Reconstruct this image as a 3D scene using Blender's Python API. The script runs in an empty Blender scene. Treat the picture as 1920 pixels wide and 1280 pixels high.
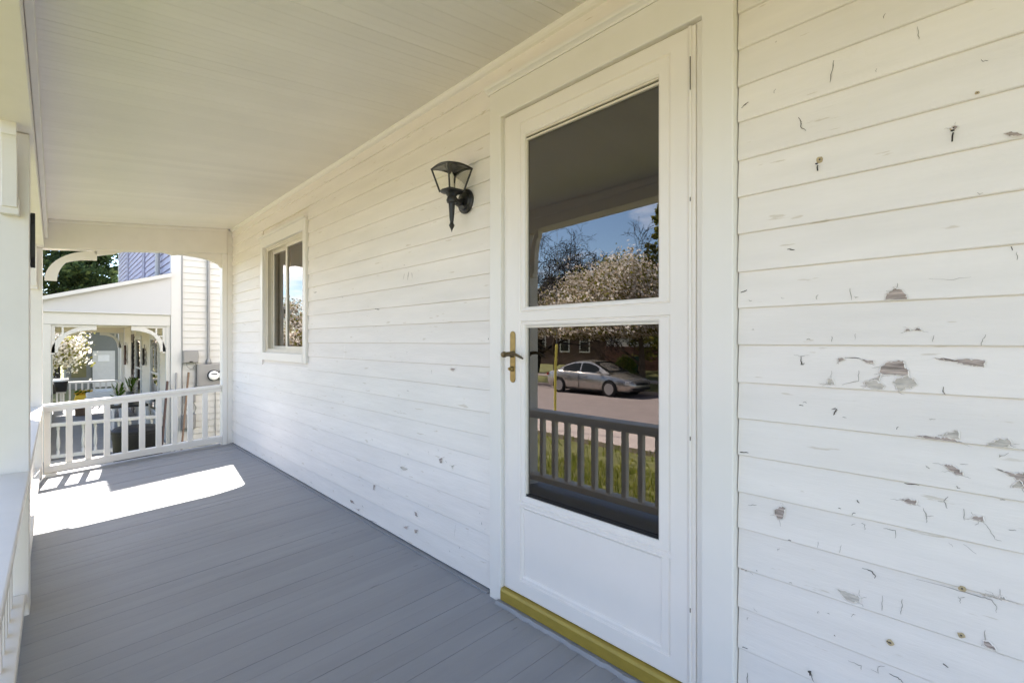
import bpy, bmesh, math, random
from mathutils import Vector, Matrix, noise
random.seed(7)
R = math.radians
C = bpy.context.scene.collection
S = bpy.context.scene

# ------------------------------------------------------------------ camera, sky, sun, exposure
cd = bpy.data.cameras.new('camera'); cam = bpy.data.objects.new('camera', cd); C.objects.link(cam)
cam.location = (-1.46, 0.0, 1.12)
cam.rotation_euler = (R(90), 0, -R(42.02))          # level, looking along the porch and into the wall
cd.sensor_width = 36; cd.lens = 36*950/1920; cd.clip_start = .02; cd.clip_end = 600
S.camera = cam
SUN_EL, SUN_AZ = R(46.7), math.atan2(.12, 1.0)      # azimuth from +Y towards +X
wd = bpy.data.worlds.new('World'); S.world = wd; wd.use_nodes = True
nt = wd.node_tree; nt.nodes.clear()
wo = nt.nodes.new('ShaderNodeOutputWorld'); bg = nt.nodes.new('ShaderNodeBackground')
sky = nt.nodes.new('ShaderNodeTexSky'); sky.sky_type = 'NISHITA'; sky.sun_disc = False
sky.sun_elevation = SUN_EL; sky.sun_rotation = SUN_AZ; sky.air_density = 1.0; sky.dust_density = .3; sky.ozone_density = 2.4; sky.altitude = 1200
tcw = nt.nodes.new('ShaderNodeTexCoord'); sep = nt.nodes.new('ShaderNodeSeparateXYZ'); nt.links.new(tcw.outputs['Generated'], sep.inputs[0])
mx = nt.nodes.new('ShaderNodeMath'); mx.operation = 'MAXIMUM'; mx.inputs[1].default_value = .04; nt.links.new(sep.outputs['Z'], mx.inputs[0])
ad = nt.nodes.new('ShaderNodeMath'); ad.operation = 'ADD'; ad.inputs[1].default_value = .12; nt.links.new(mx.outputs[0], ad.inputs[0])
dv = nt.nodes.new('ShaderNodeVectorMath'); dv.operation = 'DIVIDE'
cmb = nt.nodes.new('ShaderNodeCombineXYZ')
for i in range(3): nt.links.new(ad.outputs[0], cmb.inputs[i])
nt.links.new(tcw.outputs['Generated'], dv.inputs[0]); nt.links.new(cmb.outputs[0], dv.inputs[1])
cn = nt.nodes.new('ShaderNodeTexNoise'); cn.inputs['Scale'].default_value = .75; cn.inputs['Detail'].default_value = 9; cn.inputs['Roughness'].default_value = .58
nt.links.new(dv.outputs[0], cn.inputs['Vector'])
cr = nt.nodes.new('ShaderNodeValToRGB'); cr.color_ramp.elements[0].position = .505; cr.color_ramp.elements[1].position = .69
nt.links.new(cn.outputs['Fac'], cr.inputs[0])
cm = nt.nodes.new('ShaderNodeMixRGB'); cm.inputs[2].default_value = (11.6, 11.1, 11.5, 1)
nt.links.new(cr.outputs[0], cm.inputs[0]); nt.links.new(sky.outputs[0], cm.inputs[1])
nt.links.new(cm.outputs[0], bg.inputs[0]); bg.inputs[1].default_value = .09
nt.links.new(bg.outputs[0], wo.inputs[0])
sl = bpy.data.lights.new('sun', 'SUN'); so = bpy.data.objects.new('sun', sl); C.objects.link(so)
sl.energy = 5.0; sl.angle = R(.5); sl.color = (1, .94, .86)
sd = Vector((math.sin(SUN_AZ)*math.cos(SUN_EL), math.cos(SUN_AZ)*math.cos(SUN_EL), math.sin(SUN_EL)))
so.rotation_euler = sd.to_track_quat('Z', 'Y').to_euler(); so.location = (3, 30, 30)
S.view_settings.view_transform = 'Standard'; S.view_settings.look = 'None'
S.view_settings.gamma = 1; S.view_settings.exposure = 2.32; S.view_settings.use_curve_mapping = False
S.cycles.max_bounces = 12; S.cycles.diffuse_bounces = 7; S.cycles.glossy_bounces = 5; S.cycles.transparent_max_bounces = 24
S.cycles.use_denoising = True; S.cycles.caustics_reflective = False; S.cycles.caustics_refractive = False

# ------------------------------------------------------------------ materials
MATS = {}
def mat(name, col, rough=.6, metal=0., var=.06, vscale=6., bump=0., bscale=40., stretch=(1, 1, 1), spec=.5, col2=None, thr=None, rnd=0.):
    """Principled paint/wood/stone with noise variation; col2 + thr = worn specks of a second colour."""
    m = bpy.data.materials.new(name); m.use_nodes = True; n = m.node_tree; p = n.nodes['Principled BSDF']
    p.inputs['Roughness'].default_value = rough; p.inputs['Metallic'].default_value = metal
    p.inputs['Specular IOR Level'].default_value = spec
    g = n.nodes.new('ShaderNodeNewGeometry'); mp = n.nodes.new('ShaderNodeMapping'); mp.inputs['Scale'].default_value = stretch
    n.links.new(g.outputs['Position'], mp.inputs['Vector'])
    t = n.nodes.new('ShaderNodeTexNoise'); t.inputs['Scale'].default_value = vscale; t.inputs['Detail'].default_value = 7; t.inputs['Roughness'].default_value = .62
    n.links.new(mp.outputs[0], t.inputs['Vector'])
    r = n.nodes.new('ShaderNodeValToRGB'); r.color_ramp.elements[0].position = .3; r.color_ramp.elements[1].position = .7
    c0 = [max(0, c*(1-var)) for c in col]; c1 = [min(1, c*(1+var)) for c in col]
    r.color_ramp.elements[0].color = (*c0, 1); r.color_ramp.elements[1].color = (*c1, 1)
    n.links.new(t.outputs['Fac'], r.inputs[0]); out = r.outputs[0]
    if col2:
        t2 = n.nodes.new('ShaderNodeTexNoise'); t2.inputs['Scale'].default_value = vscale*4.5; t2.inputs['Detail'].default_value = 4
        n.links.new(mp.outputs[0], t2.inputs['Vector'])
        r2 = n.nodes.new('ShaderNodeValToRGB'); r2.color_ramp.elements[0].position = thr; r2.color_ramp.elements[1].position = thr+.03
        n.links.new(t2.outputs['Fac'], r2.inputs[0])
        mxr = n.nodes.new('ShaderNodeMixRGB'); mxr.inputs[2].default_value = (*col2, 1)
        n.links.new(r2.outputs[0], mxr.inputs[0]); n.links.new(out, mxr.inputs[1]); out = mxr.outputs[0]
    if rnd:
        oi = n.nodes.new('ShaderNodeObjectInfo'); mr = n.nodes.new('ShaderNodeMapRange')
        mr.inputs['To Min'].default_value = 1-rnd; mr.inputs['To Max'].default_value = 1+rnd*.4
        n.links.new(oi.outputs['Random'], mr.inputs['Value'])
        hs = n.nodes.new('ShaderNodeHueSaturation'); n.links.new(mr.outputs[0], hs.inputs['Value']); n.links.new(out, hs.inputs['Color']); out = hs.outputs[0]
    n.links.new(out, p.inputs['Base Color'])
    if bump:
        t3 = n.nodes.new('ShaderNodeTexNoise'); t3.inputs['Scale'].default_value = bscale; t3.inputs['Detail'].default_value = 8; t3.inputs['Roughness'].default_value = .65
        n.links.new(mp.outputs[0], t3.inputs['Vector'])
        b = n.nodes.new('ShaderNodeBump'); b.inputs['Strength'].default_value = bump; b.inputs['Distance'].default_value = .004
        n.links.new(t3.outputs['Fac'], b.inputs['Height']); n.links.new(b.outputs[0], p.inputs['Normal'])
    MATS[name] = m
    return m
mat('old_paint', (.84, .795, .748), .55, var=.045, vscale=8, bump=.38, bscale=30, stretch=(1, .22, 1.6), col2=(.70, .64, .56), thr=.685, rnd=.04)
mat('trim_paint', (.83, .80, .755), .38, var=.012, vscale=5, bump=.05, bscale=18)
mat('door_paint', (.855, .81, .765), .30, var=.02, vscale=4, bump=.03, bscale=14)
mat('porch_paint', (.80, .76, .705), .5, var=.03, vscale=5, bump=.12, bscale=30, col2=(.55, .48, .38), thr=.76)
mat('ceiling_paint', (.82, .78, .735), .62, var=.03, vscale=2.2, bump=.08, bscale=30, rnd=.03)
mat('floor_paint', (.280, .284, .304), .5, var=.07, vscale=3.2, bump=.34, bscale=22, stretch=(.35, 2.2, 1), rnd=.03, col2=(.20, .20, .21), thr=.71)
mat('bare_wood', (.43, .36, .32), .85, var=.6, vscale=62, bump=.8, bscale=90, stretch=(1, .22, 2.6))
mat('weathered', (.55, .51, .455), .85, var=.34, vscale=70, bump=.4, bscale=90, stretch=(1, .3, 2))
mat('crack_dark', (.10, .085, .07), .9)
mat('crack_soft', (.34, .31, .27), .9)
mat('rust', (.50, .40, .24), .9, var=.3, vscale=120)
mat('iron', (.012, .012, .013), .38, var=.2, spec=.5, bump=.1, bscale=120)
mat('nail', (.03, .025, .02), .6)
mat('bronze', (.16, .12, .065), .36, metal=.85, var=.3, vscale=60)
mat('brass', (.30, .215, .085), .34, metal=.8, var=.2, vscale=50)
mat('sill_gold', (.38, .275, .045), .42, metal=.25, var=.10, vscale=14, stretch=(1, 1, 3))
mat('inner_door', (.17, .05, .025), .4, var=.3, vscale=9, stretch=(3, 3, .4))
mat('room_wall', (.20, .16, .10), .8)
mat('room_floor', (.08, .045, .025), .6)
mat('curtain', (.68, .65, .60), .9, var=.08)
mat('vinyl', (.74, .69, .60), .4)
mat('shingle', (.09, .085, .085), .9, var=.25, vscale=12, bump=.4)
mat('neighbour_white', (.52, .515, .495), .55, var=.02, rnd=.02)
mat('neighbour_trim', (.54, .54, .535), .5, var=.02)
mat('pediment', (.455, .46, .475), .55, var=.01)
mat('neighbour_skylit', (.40, .39, .49), .6, var=.03, rnd=.03)  # blue skylight on the shaded upper wall, put into the colour
mat('slate_blue', (.12, .13, .17), .5)
mat('neighbour_beige_lit', (.62, .58, .50), .6, var=.04, rnd=.03)  # warm reflected light under the porch roof, put into the colour
mat('grey_deck', (.30, .30, .31), .7, var=.1)
mat('utility_grey', (.25, .245, .24), .5, metal=.1, var=.05)
mat('conduit_grey', (.24, .24, .24), .45, metal=.3)
mat('black_plastic', (.012, .012, .013), .6, spec=.25)
mat('wood_handle', (.19, .12, .075), .6, var=.2, vscale=40)
mat('straw', (.5, .36, .14), .9, var=.3, vscale=80)
mat('yellow_paint', (.80, .52, .04), .5)
mat('white_plastic', (.82, .82, .82), .4)
mat('terracotta', (.40, .15, .07), .8)
mat('carved_wood', (.055, .026, .018), .55, var=.3, vscale=30)
mat('grey_siding', (.19, .20, .19), .8, var=.05)
mat('olive', (.15, .14, .06), .7)
mat('dark_glass', (.02, .022, .022), .06, spec=.18)
mat('bark', (.10, .075, .055), .95, var=.3, vscale=8, bump=.6, bscale=20)
mat('bark_dark', (.018, .014, .012), .95, var=.3, vscale=8)
mat('lawn', (.145, .145, .04), .9, var=.3, vscale=3, bump=.5, bscale=60)
mat('asphalt', (.235, .19, .178), .9, var=.12, vscale=3, bump=.3, bscale=160)
mat('concrete', (.45, .375, .335), .9, var=.1, vscale=4, bump=.2, bscale=90)
mat('brick_red', (.13, .062, .045), .9, var=.3, vscale=5)
mat('brick_brown', (.095, .06, .045), .9, var=.25, vscale=5)
mat('house_white', (.62, .62, .60), .7, var=.05)
mat('car_silver', (.50, .47, .43), .22, metal=.75, var=.01)
mat('tyre', (.018, .018, .018), .8)
mat('alloy', (.55, .55, .56), .3, metal=.9)
mat('lamp_clear', (.9, .9, .85), .1)
mat('red_lens', (.35, .02, .015), .2)
mat('bin_green', (.015, .07, .07), .5)
mat('guard_yellow', (.75, .62, .10), .5)
mat('petal_red', (.5, .08, .05), .7)

def leafmat(name, col, var, k=.45):
    """thin petals and leaves let part of the light through"""
    m = bpy.data.materials.new(name); m.use_nodes = True; n = m.node_tree; n.nodes.clear()
    o = n.nodes.new('ShaderNodeOutputMaterial'); d = n.nodes.new('ShaderNodeBsdfDiffuse'); t = n.nodes.new('ShaderNodeBsdfTranslucent'); x = n.nodes.new('ShaderNodeMixShader'); x.inputs[0].default_value = k
    g = n.nodes.new('ShaderNodeNewGeometry'); w = n.nodes.new('ShaderNodeTexNoise'); w.inputs['Scale'].default_value = 9; n.links.new(g.outputs['Position'], w.inputs['Vector'])
    r = n.nodes.new('ShaderNodeValToRGB'); r.color_ramp.elements[0].position = .3; r.color_ramp.elements[1].position = .7
    r.color_ramp.elements[0].color = (*[c*(1-var) for c in col], 1); r.color_ramp.elements[1].color = (*[min(1, c*(1+var)) for c in col], 1)
    n.links.new(w.outputs['Fac'], r.inputs[0])
    for q in (d, t): n.links.new(r.outputs[0], q.inputs[0])
    n.links.new(d.outputs[0], x.inputs[1]); n.links.new(t.outputs[0], x.inputs[2]); n.links.new(x.outputs[0], o.inputs[0]); MATS[name] = m
leafmat('blossom', (.80, .75, .69), .1)
leafmat('blossom_pink', (.52, .43, .33), .15)
leafmat('young_leaf', (.20, .19, .05), .3)
leafmat('needle', (.045, .07, .03), .4, .25)
leafmat('needle_light', (.085, .11, .04), .3, .3)
leafmat('bush_leaf', (.09, .15, .03), .3)
leafmat('grass_a', (.165, .20, .03), .25, .4)
leafmat('grass_b', (.28, .27, .05), .25, .4)
def glass(name, refl_ior, tint):
    m = bpy.data.materials.new(name); m.use_nodes = True; n = m.node_tree; n.nodes.clear()
    o = n.nodes.new('ShaderNodeOutputMaterial'); mix = n.nodes.new('ShaderNodeMixShader')
    fr = n.nodes.new('ShaderNodeFresnel'); fr.inputs['IOR'].default_value = refl_ior
    tr = n.nodes.new('ShaderNodeBsdfTransparent'); tr.inputs[0].default_value = (*tint, 1)
    gl = n.nodes.new('ShaderNodeBsdfGlossy'); gl.inputs['Roughness'].default_value = 0.0; gl.inputs[0].default_value = (1, .955, .92, 1)
    n.links.new(fr.outputs[0], mix.inputs[0]); n.links.new(tr.outputs[0], mix.inputs[1]); n.links.new(gl.outputs[0], mix.inputs[2])
    n.links.new(mix.outputs[0], o.inputs[0]); MATS[name] = m
glass('pane_glass', 2.4, (.86, .86, .84))      # double pane: two panes' worth of reflection
glass('lamp_glass', 1.12, (.95, .95, .92))

# ------------------------------------------------------------------ builders
class MB:
    """Collects geometry (world or local coordinates) and links it as ONE mesh object."""
    def __init__(s): s.v, s.f, s.m, s.cur, s.T = [], [], [], 0, None
    def add(s, vs, fs):
        o = len(s.v)
        for p in vs:
            p = Vector(p); s.v.append(s.T @ p if s.T else p)
        for f in fs: s.f.append([i+o for i in f]); s.m.append(s.cur)
        return s
    def quad(s, a, b, c, d): return s.add([a, b, c, d], [(0, 1, 2, 3)])
    def box(s, x0, x1, y0, y1, z0, z1):
        return s.add([(x0,y0,z0),(x1,y0,z0),(x1,y1,z0),(x0,y1,z0),(x0,y0,z1),(x1,y0,z1),(x1,y1,z1),(x0,y1,z1)],
                     [(0,3,2,1),(4,5,6,7),(0,1,5,4),(1,2,6,5),(2,3,7,6),(3,0,4,7)])
    def sbox(s, x0, x1, y0, y1, zf0, zf1, n=1):
        """box whose bottom and top heights follow functions of x"""
        vs, fs = [], []
        for i in range(n+1):
            x = x0+(x1-x0)*i/n
            vs += [(x,y0,zf0(x)),(x,y1,zf0(x)),(x,y1,zf1(x)),(x,y0,zf1(x))]
        for i in range(n):
            a = 4*i; b = a+4
            fs += [(a,b,b+1,a+1)[::-1],(a+1,b+1,b+2,a+2)[::-1],(a+2,b+2,b+3,a+3)[::-1],(a+3,b+3,b,a)[::-1]]
        e = 4*n; fs += [(0,3,2,1)[::-1],(e,e+1,e+2,e+3)[::-1]]
        return s.add(vs, fs)
    def tube(s, pts, rad, n=8, cap=True):
        pts = [Vector(p) for p in pts]; rr = rad if isinstance(rad, (list, tuple)) else [rad]*len(pts)
        vs, fs = [], []; up = None
        for i, p in enumerate(pts):
            d = (pts[min(i+1, len(pts)-1)]-pts[max(i-1, 0)]).normalized()
            if up is None:
                up = Vector((0,0,1)) if abs(d.z) < .9 else Vector((1,0,0))
            a = d.cross(up)
            if a.length < 1e-5: a = d.orthogonal()
            a.normalize(); b = a.cross(d).normalized(); up = b
            for k in range(n):
                t = 2*math.pi*k/n; vs.append(p+a*(rr[i]*math.cos(t))+b*(rr[i]*math.sin(t)))
        for i in range(len(pts)-1):
            for k in range(n):
                k2 = (k+1) % n; fs.append((i*n+k, i*n+k2, (i+1)*n+k2, (i+1)*n+k))
        if cap: fs += [tuple(range(n))[::-1], tuple((len(pts)-1)*n+k for k in range(n))]
        return s.add(vs, fs)
    def lathe(s, prof, o=(0,0,0), n=16, axis='Z'):
        vs, fs = [], []; o = Vector(o)
        for r, h in prof:
            for k in range(n):
                t = 2*math.pi*k/n; c, q = r*math.cos(t), r*math.sin(t)
                vs.append(o+Vector({'Z': (c,q,h), 'X': (h,c,q), 'Y': (c,h,q)}[axis]))
        for i in range(len(prof)-1):
            for k in range(n):
                k2 = (k+1) % n; fs.append((i*n+k, i*n+k2, (i+1)*n+k2, (i+1)*n+k))
        fs += [tuple(range(n))[::-1], tuple((len(prof)-1)*n+k for k in range(n))]
        return s.add(vs, fs)
    def prism(s, poly, d):
        d = Vector(d); poly = [Vector(p) for p in poly]; n = len(poly)
        return s.add(poly+[p+d for p in poly], [tuple(range(n))[::-1], tuple(range(n, 2*n))]+[(i, (i+1) % n, n+(i+1) % n, n+i) for i in range(n)])
    def ring(s, a, b):
        """quads between two loops of equal length"""
        n = len(a); return s.add(list(a)+list(b), [(i, (i+1) % n, n+(i+1) % n, n+i) for i in range(n)])
    def build(s, name, mats, parent=None, smooth=False, bevel=0., loc=None):
        if not isinstance(mats, (list, tuple)): mats = [mats]
        off = Vector(loc) if loc else Vector((0,0,0))
        q = parent; rot = False
        while q is not None: off = off+Vector(q.location); q = q.parent
        me = bpy.data.meshes.new(name)
        me.from_pydata([v-off for v in s.v], [], s.f)
        for k in mats: me.materials.append(MATS[k])
        me.polygons.foreach_set('material_index', s.m)
        bm = bmesh.new(); bm.from_mesh(me); bmesh.ops.recalc_face_normals(bm, faces=bm.faces); bm.to_mesh(me); bm.free()
        if smooth: me.polygons.foreach_set('use_smooth', [True]*len(s.f))
        me.update()
        o = bpy.data.objects.new(name, me); C.objects.link(o)
        if loc: o.location = loc
        if parent: o.parent = parent
        if bevel:
            b = o.modifiers.new('bevel', 'BEVEL'); b.width = bevel; b.segments = 2; b.limit_method = 'ANGLE'; b.angle_limit = R(40)
        if smooth:
            try:
                me.set_sharp_from_angle(angle=R(38))
            except Exception: pass
        return o
def tag(o, label=None, cat=None, group=None, kind=None):
    if label: o['label'] = label
    if cat: o['category'] = cat
    if group: o['group'] = group
    if kind: o['kind'] = kind
    return o
def thing(name, label, cat, loc=(0,0,0), group=None):
    o = bpy.data.objects.new(name, None); C.objects.link(o); o.location = loc; o.empty_display_size = .1
    return tag(o, label, cat, group)
def copy_tree(o, parent=None, delta=None):
    c = o.copy(); C.objects.link(c); c.parent = parent
    if delta: c.location = Vector(c.location)+Vector(delta)
    for ch in list(o.children): copy_tree(ch, c)
    return c
def rect(y0, y1, z0, z1, x): return [(x,y0,z0),(x,y1,z0),(x,y1,z1),(x,y0,z1)]
def nested(mb, seq, fill=True):
    for a, b in zip(seq, seq[1:]): mb.ring(rect(*a), rect(*b))
    if fill: mb.add(rect(*seq[-1]), [(0,1,2,3)])

# ------------------------------------------------------------------ ground, road, pavements
def smooth(t): t = min(1, max(0, t)); return t*t*(3-2*t)
def gz(x, y):
    if x > -2: z = -.78
    elif x > -7.4: z = -.78-.31*(-2-x)/5.4
    elif x > -17.7: z = -1.19
    else: z = -1.09+.2*smooth((-17.7-x)/9)
    if x > -7.4: z -= .38*smooth((y-6.0)/3.0)*smooth((x+7.4)/4)
    return z
g = MB()
xs = [-300,-120,-60,-40,-30,-26,-22,-19,-17.71,-17.69,-13,-9.0,-7.41,-7.40,-6.5,-5.5,-4.5,-3.5,-2.5,-2,-1,0,2,5,10,20,60,300]
ys = [-300,-100,-40,-20,-10,-5,-2,0,2,4,5,6,6.5,7,7.5,8,8.5,9,9.5,10,12,15,20,25,30,40,60,120,300]
vs = [(x, y, gz(x, y)) for x in xs for y in ys]; n = len(ys)
g.add(vs, [(i*n+j, (i+1)*n+j, (i+1)*n+j+1, i*n+j+1) for i in range(len(xs)-1) for j in range(n-1)])
tag(g.build('lawn', 'lawn'), kind='structure')
tag(MB().box(-8.75, -7.42, -90, 120, -1.5, -1.08).build('pavement', 'concrete'), kind='structure')
tag(MB().box(-17.55, -8.92, -90, 120, -1.6, -1.175).build('road', 'asphalt'), kind='structure')
tag(MB().box(-8.915, -8.755, -90, 120, -1.5, -1.06).build('kerb', 'concrete', bevel=.015), kind='structure')
tag(MB().box(-17.71, -17.555, -90, 120, -1.5, -1.05).build('kerb', 'concrete', bevel=.015), kind='structure')
tag(MB().box(-22.4, -21.0, -90, 120, -1.4, -.965).build('pavement', 'concrete'), kind='structure')
gr = MB()
for i in range(15000):
    x = random.uniform(-7.35, -1.95); y = random.uniform(-.6, 9.5)
    if i % 3: x = random.uniform(-5.6, -1.95); y = random.uniform(.2, 6)
    a = random.uniform(0, 6.28); h = random.uniform(.035, .11); w = random.uniform(.004, .011)*(1.8 if i % 9 == 0 else 1)
    z = gz(x, y); gr.cur = 1 if random.random() < .33 else 0
    ca, sa = math.cos(a), math.sin(a); l = random.uniform(.01, .07)
    gr.add([(x-w*ca, y-w*sa, z-.005), (x+w*ca, y+w*sa, z-.005), (x-l*sa+w*.4*ca, y+l*ca, z+h), (x-l*sa-w*.4*ca, y+l*ca, z+h)], [(0,1,2,3)])
tag(gr.build('grass', ['grass_a', 'grass_b']), 'sunlit uneven front lawn grass mirrored behind the railing in the door glass', 'grass', kind='stuff')

# worn-paint positions on the wall: (y, z) in metres
BARE = [
 [(0.296,1.218),(0.294,1.229),(0.287,1.237),(0.279,1.242),(0.27,1.24),(0.263,1.234),(0.257,1.224),(0.257,1.217)],
 [(0.394,1.069),(0.395,1.078),(0.387,1.08),(0.38,1.075)],
 [(0.347,1.078),(0.336,1.075),(0.321,1.074),(0.32,1.067),(0.331,1.069),(0.34,1.073)],
 [(0.307,1.046),(0.305,1.061),(0.294,1.07),(0.282,1.074),(0.263,1.076),(0.261,1.06),(0.253,1.054),(0.254,1.044),(0.27,1.043),(0.287,1.044)],
 [(0.208,1.084),(0.192,1.082),(0.177,1.079),(0.159,1.082),(0.144,1.082),(0.126,1.081),(0.127,1.066),(0.134,1.069),(0.147,1.068),(0.162,1.074),(0.178,1.076),(0.195,1.079)],
 [(0.24,0.907),(0.217,0.909),(0.198,0.909),(0.186,0.911),(0.162,0.905),(0.163,0.901),(0.189,0.902),(0.214,0.904)],
 [(0.258,1.144),(0.254,1.149),(0.249,1.143)],
 [(0.243,1.146),(0.239,1.151),(0.233,1.15),(0.23,1.145)],
 [(0.192,0.849),(0.184,0.852),(0.174,0.849),(0.165,0.843),(0.16,0.834),(0.168,0.833),(0.18,0.839)],
 [(0.108,0.858),(0.094,0.854),(0.081,0.851),(0.068,0.856),(0.055,0.86),(0.05,0.83),(0.065,0.823),(0.075,0.839),(0.091,0.849)],
 [(0.544,0.665),(0.535,0.671),(0.524,0.679),(0.517,0.676),(0.52,0.66),(0.523,0.645),(0.536,0.641),(0.544,0.651)],
 [(0.268,0.755),(0.256,0.76),(0.24,0.761),(0.24,0.752),(0.249,0.751),(0.259,0.752)],
 [(0.146,0.745),(0.137,0.751),(0.128,0.753),(0.128,0.743),(0.135,0.742)],
 [(0.125,0.494),(0.118,0.495),(0.108,0.483),(0.116,0.483),(0.125,0.485)],
 [(0.096,1.545),(0.089,1.546),(0.077,1.542),(0.068,1.533),(0.069,1.529),(0.077,1.534),(0.089,1.538)],
 [(0.179,1.584),(0.172,1.586),(0.167,1.582),(0.172,1.578)],
 [(0.638,0.475),(0.624,0.48),(0.612,0.479),(0.614,0.473),(0.629,0.472)],
 [(2.072,0.981),(2.054,0.989),(2.026,0.989),(2.036,0.972)],
 [(2.163,0.525),(2.133,0.535),(2.129,0.509),(2.15,0.506)],
 [(2.399,0.197),(2.375,0.2),(2.36,0.175),(2.387,0.178)],
 [(2.518,0.081),(2.471,0.1),(2.477,0.079)],
 [(2.404,0.099),(2.367,0.106),(2.372,0.087),(2.397,0.083)],
 [(3.212,0.073),(3.165,0.079),(3.137,0.064),(3.187,0.058)],
 [(2.884,0.241),(2.859,0.243),(2.869,0.212),(2.887,0.214)],
 [(3.123,0.04),(3.061,0.049),(3.074,0.032)],
]
LIFT = [
 [(0.34,1.02),(0.327,1.027),(0.312,1.026),(0.297,1.016),(0.301,1.009),(0.316,1.009),(0.331,1.014)],
 [(0.282,1.026),(0.267,1.037),(0.253,1.041),(0.242,1.034),(0.237,1.024),(0.247,1.015),(0.258,1.015),(0.268,1.007),(0.275,1.015)],
 [(0.418,1.014),(0.415,1.025),(0.406,1.026),(0.4,1.013)],
 [(0.192,0.914),(0.184,0.922),(0.168,0.927),(0.165,0.912),(0.18,0.912)],
 [(0.124,0.899),(0.119,0.908),(0.105,0.917),(0.091,0.922),(0.086,0.915),(0.089,0.909),(0.102,0.903)],
 [(0.395,0.504),(0.377,0.506),(0.358,0.505),(0.347,0.501),(0.348,0.489),(0.366,0.485),(0.377,0.487)],
 [(0.137,0.59),(0.13,0.594),(0.122,0.588),(0.129,0.586)],
 [(0.117,0.587),(0.11,0.593),(0.105,0.588)],
 [(0.102,0.593),(0.097,0.598),(0.091,0.591),(0.097,0.59)],
 [(0.085,0.824),(0.074,0.84),(0.068,0.831),(0.072,0.827)],
 [(0.325,1.03),(0.309,1.036),(0.305,1.043),(0.308,1.028)],
 [(2.558,0.413),(2.505,0.421),(2.461,0.414),(2.518,0.398)],
 [(2.058,0.51),(2.028,0.518),(2.038,0.496)],
]
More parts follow.
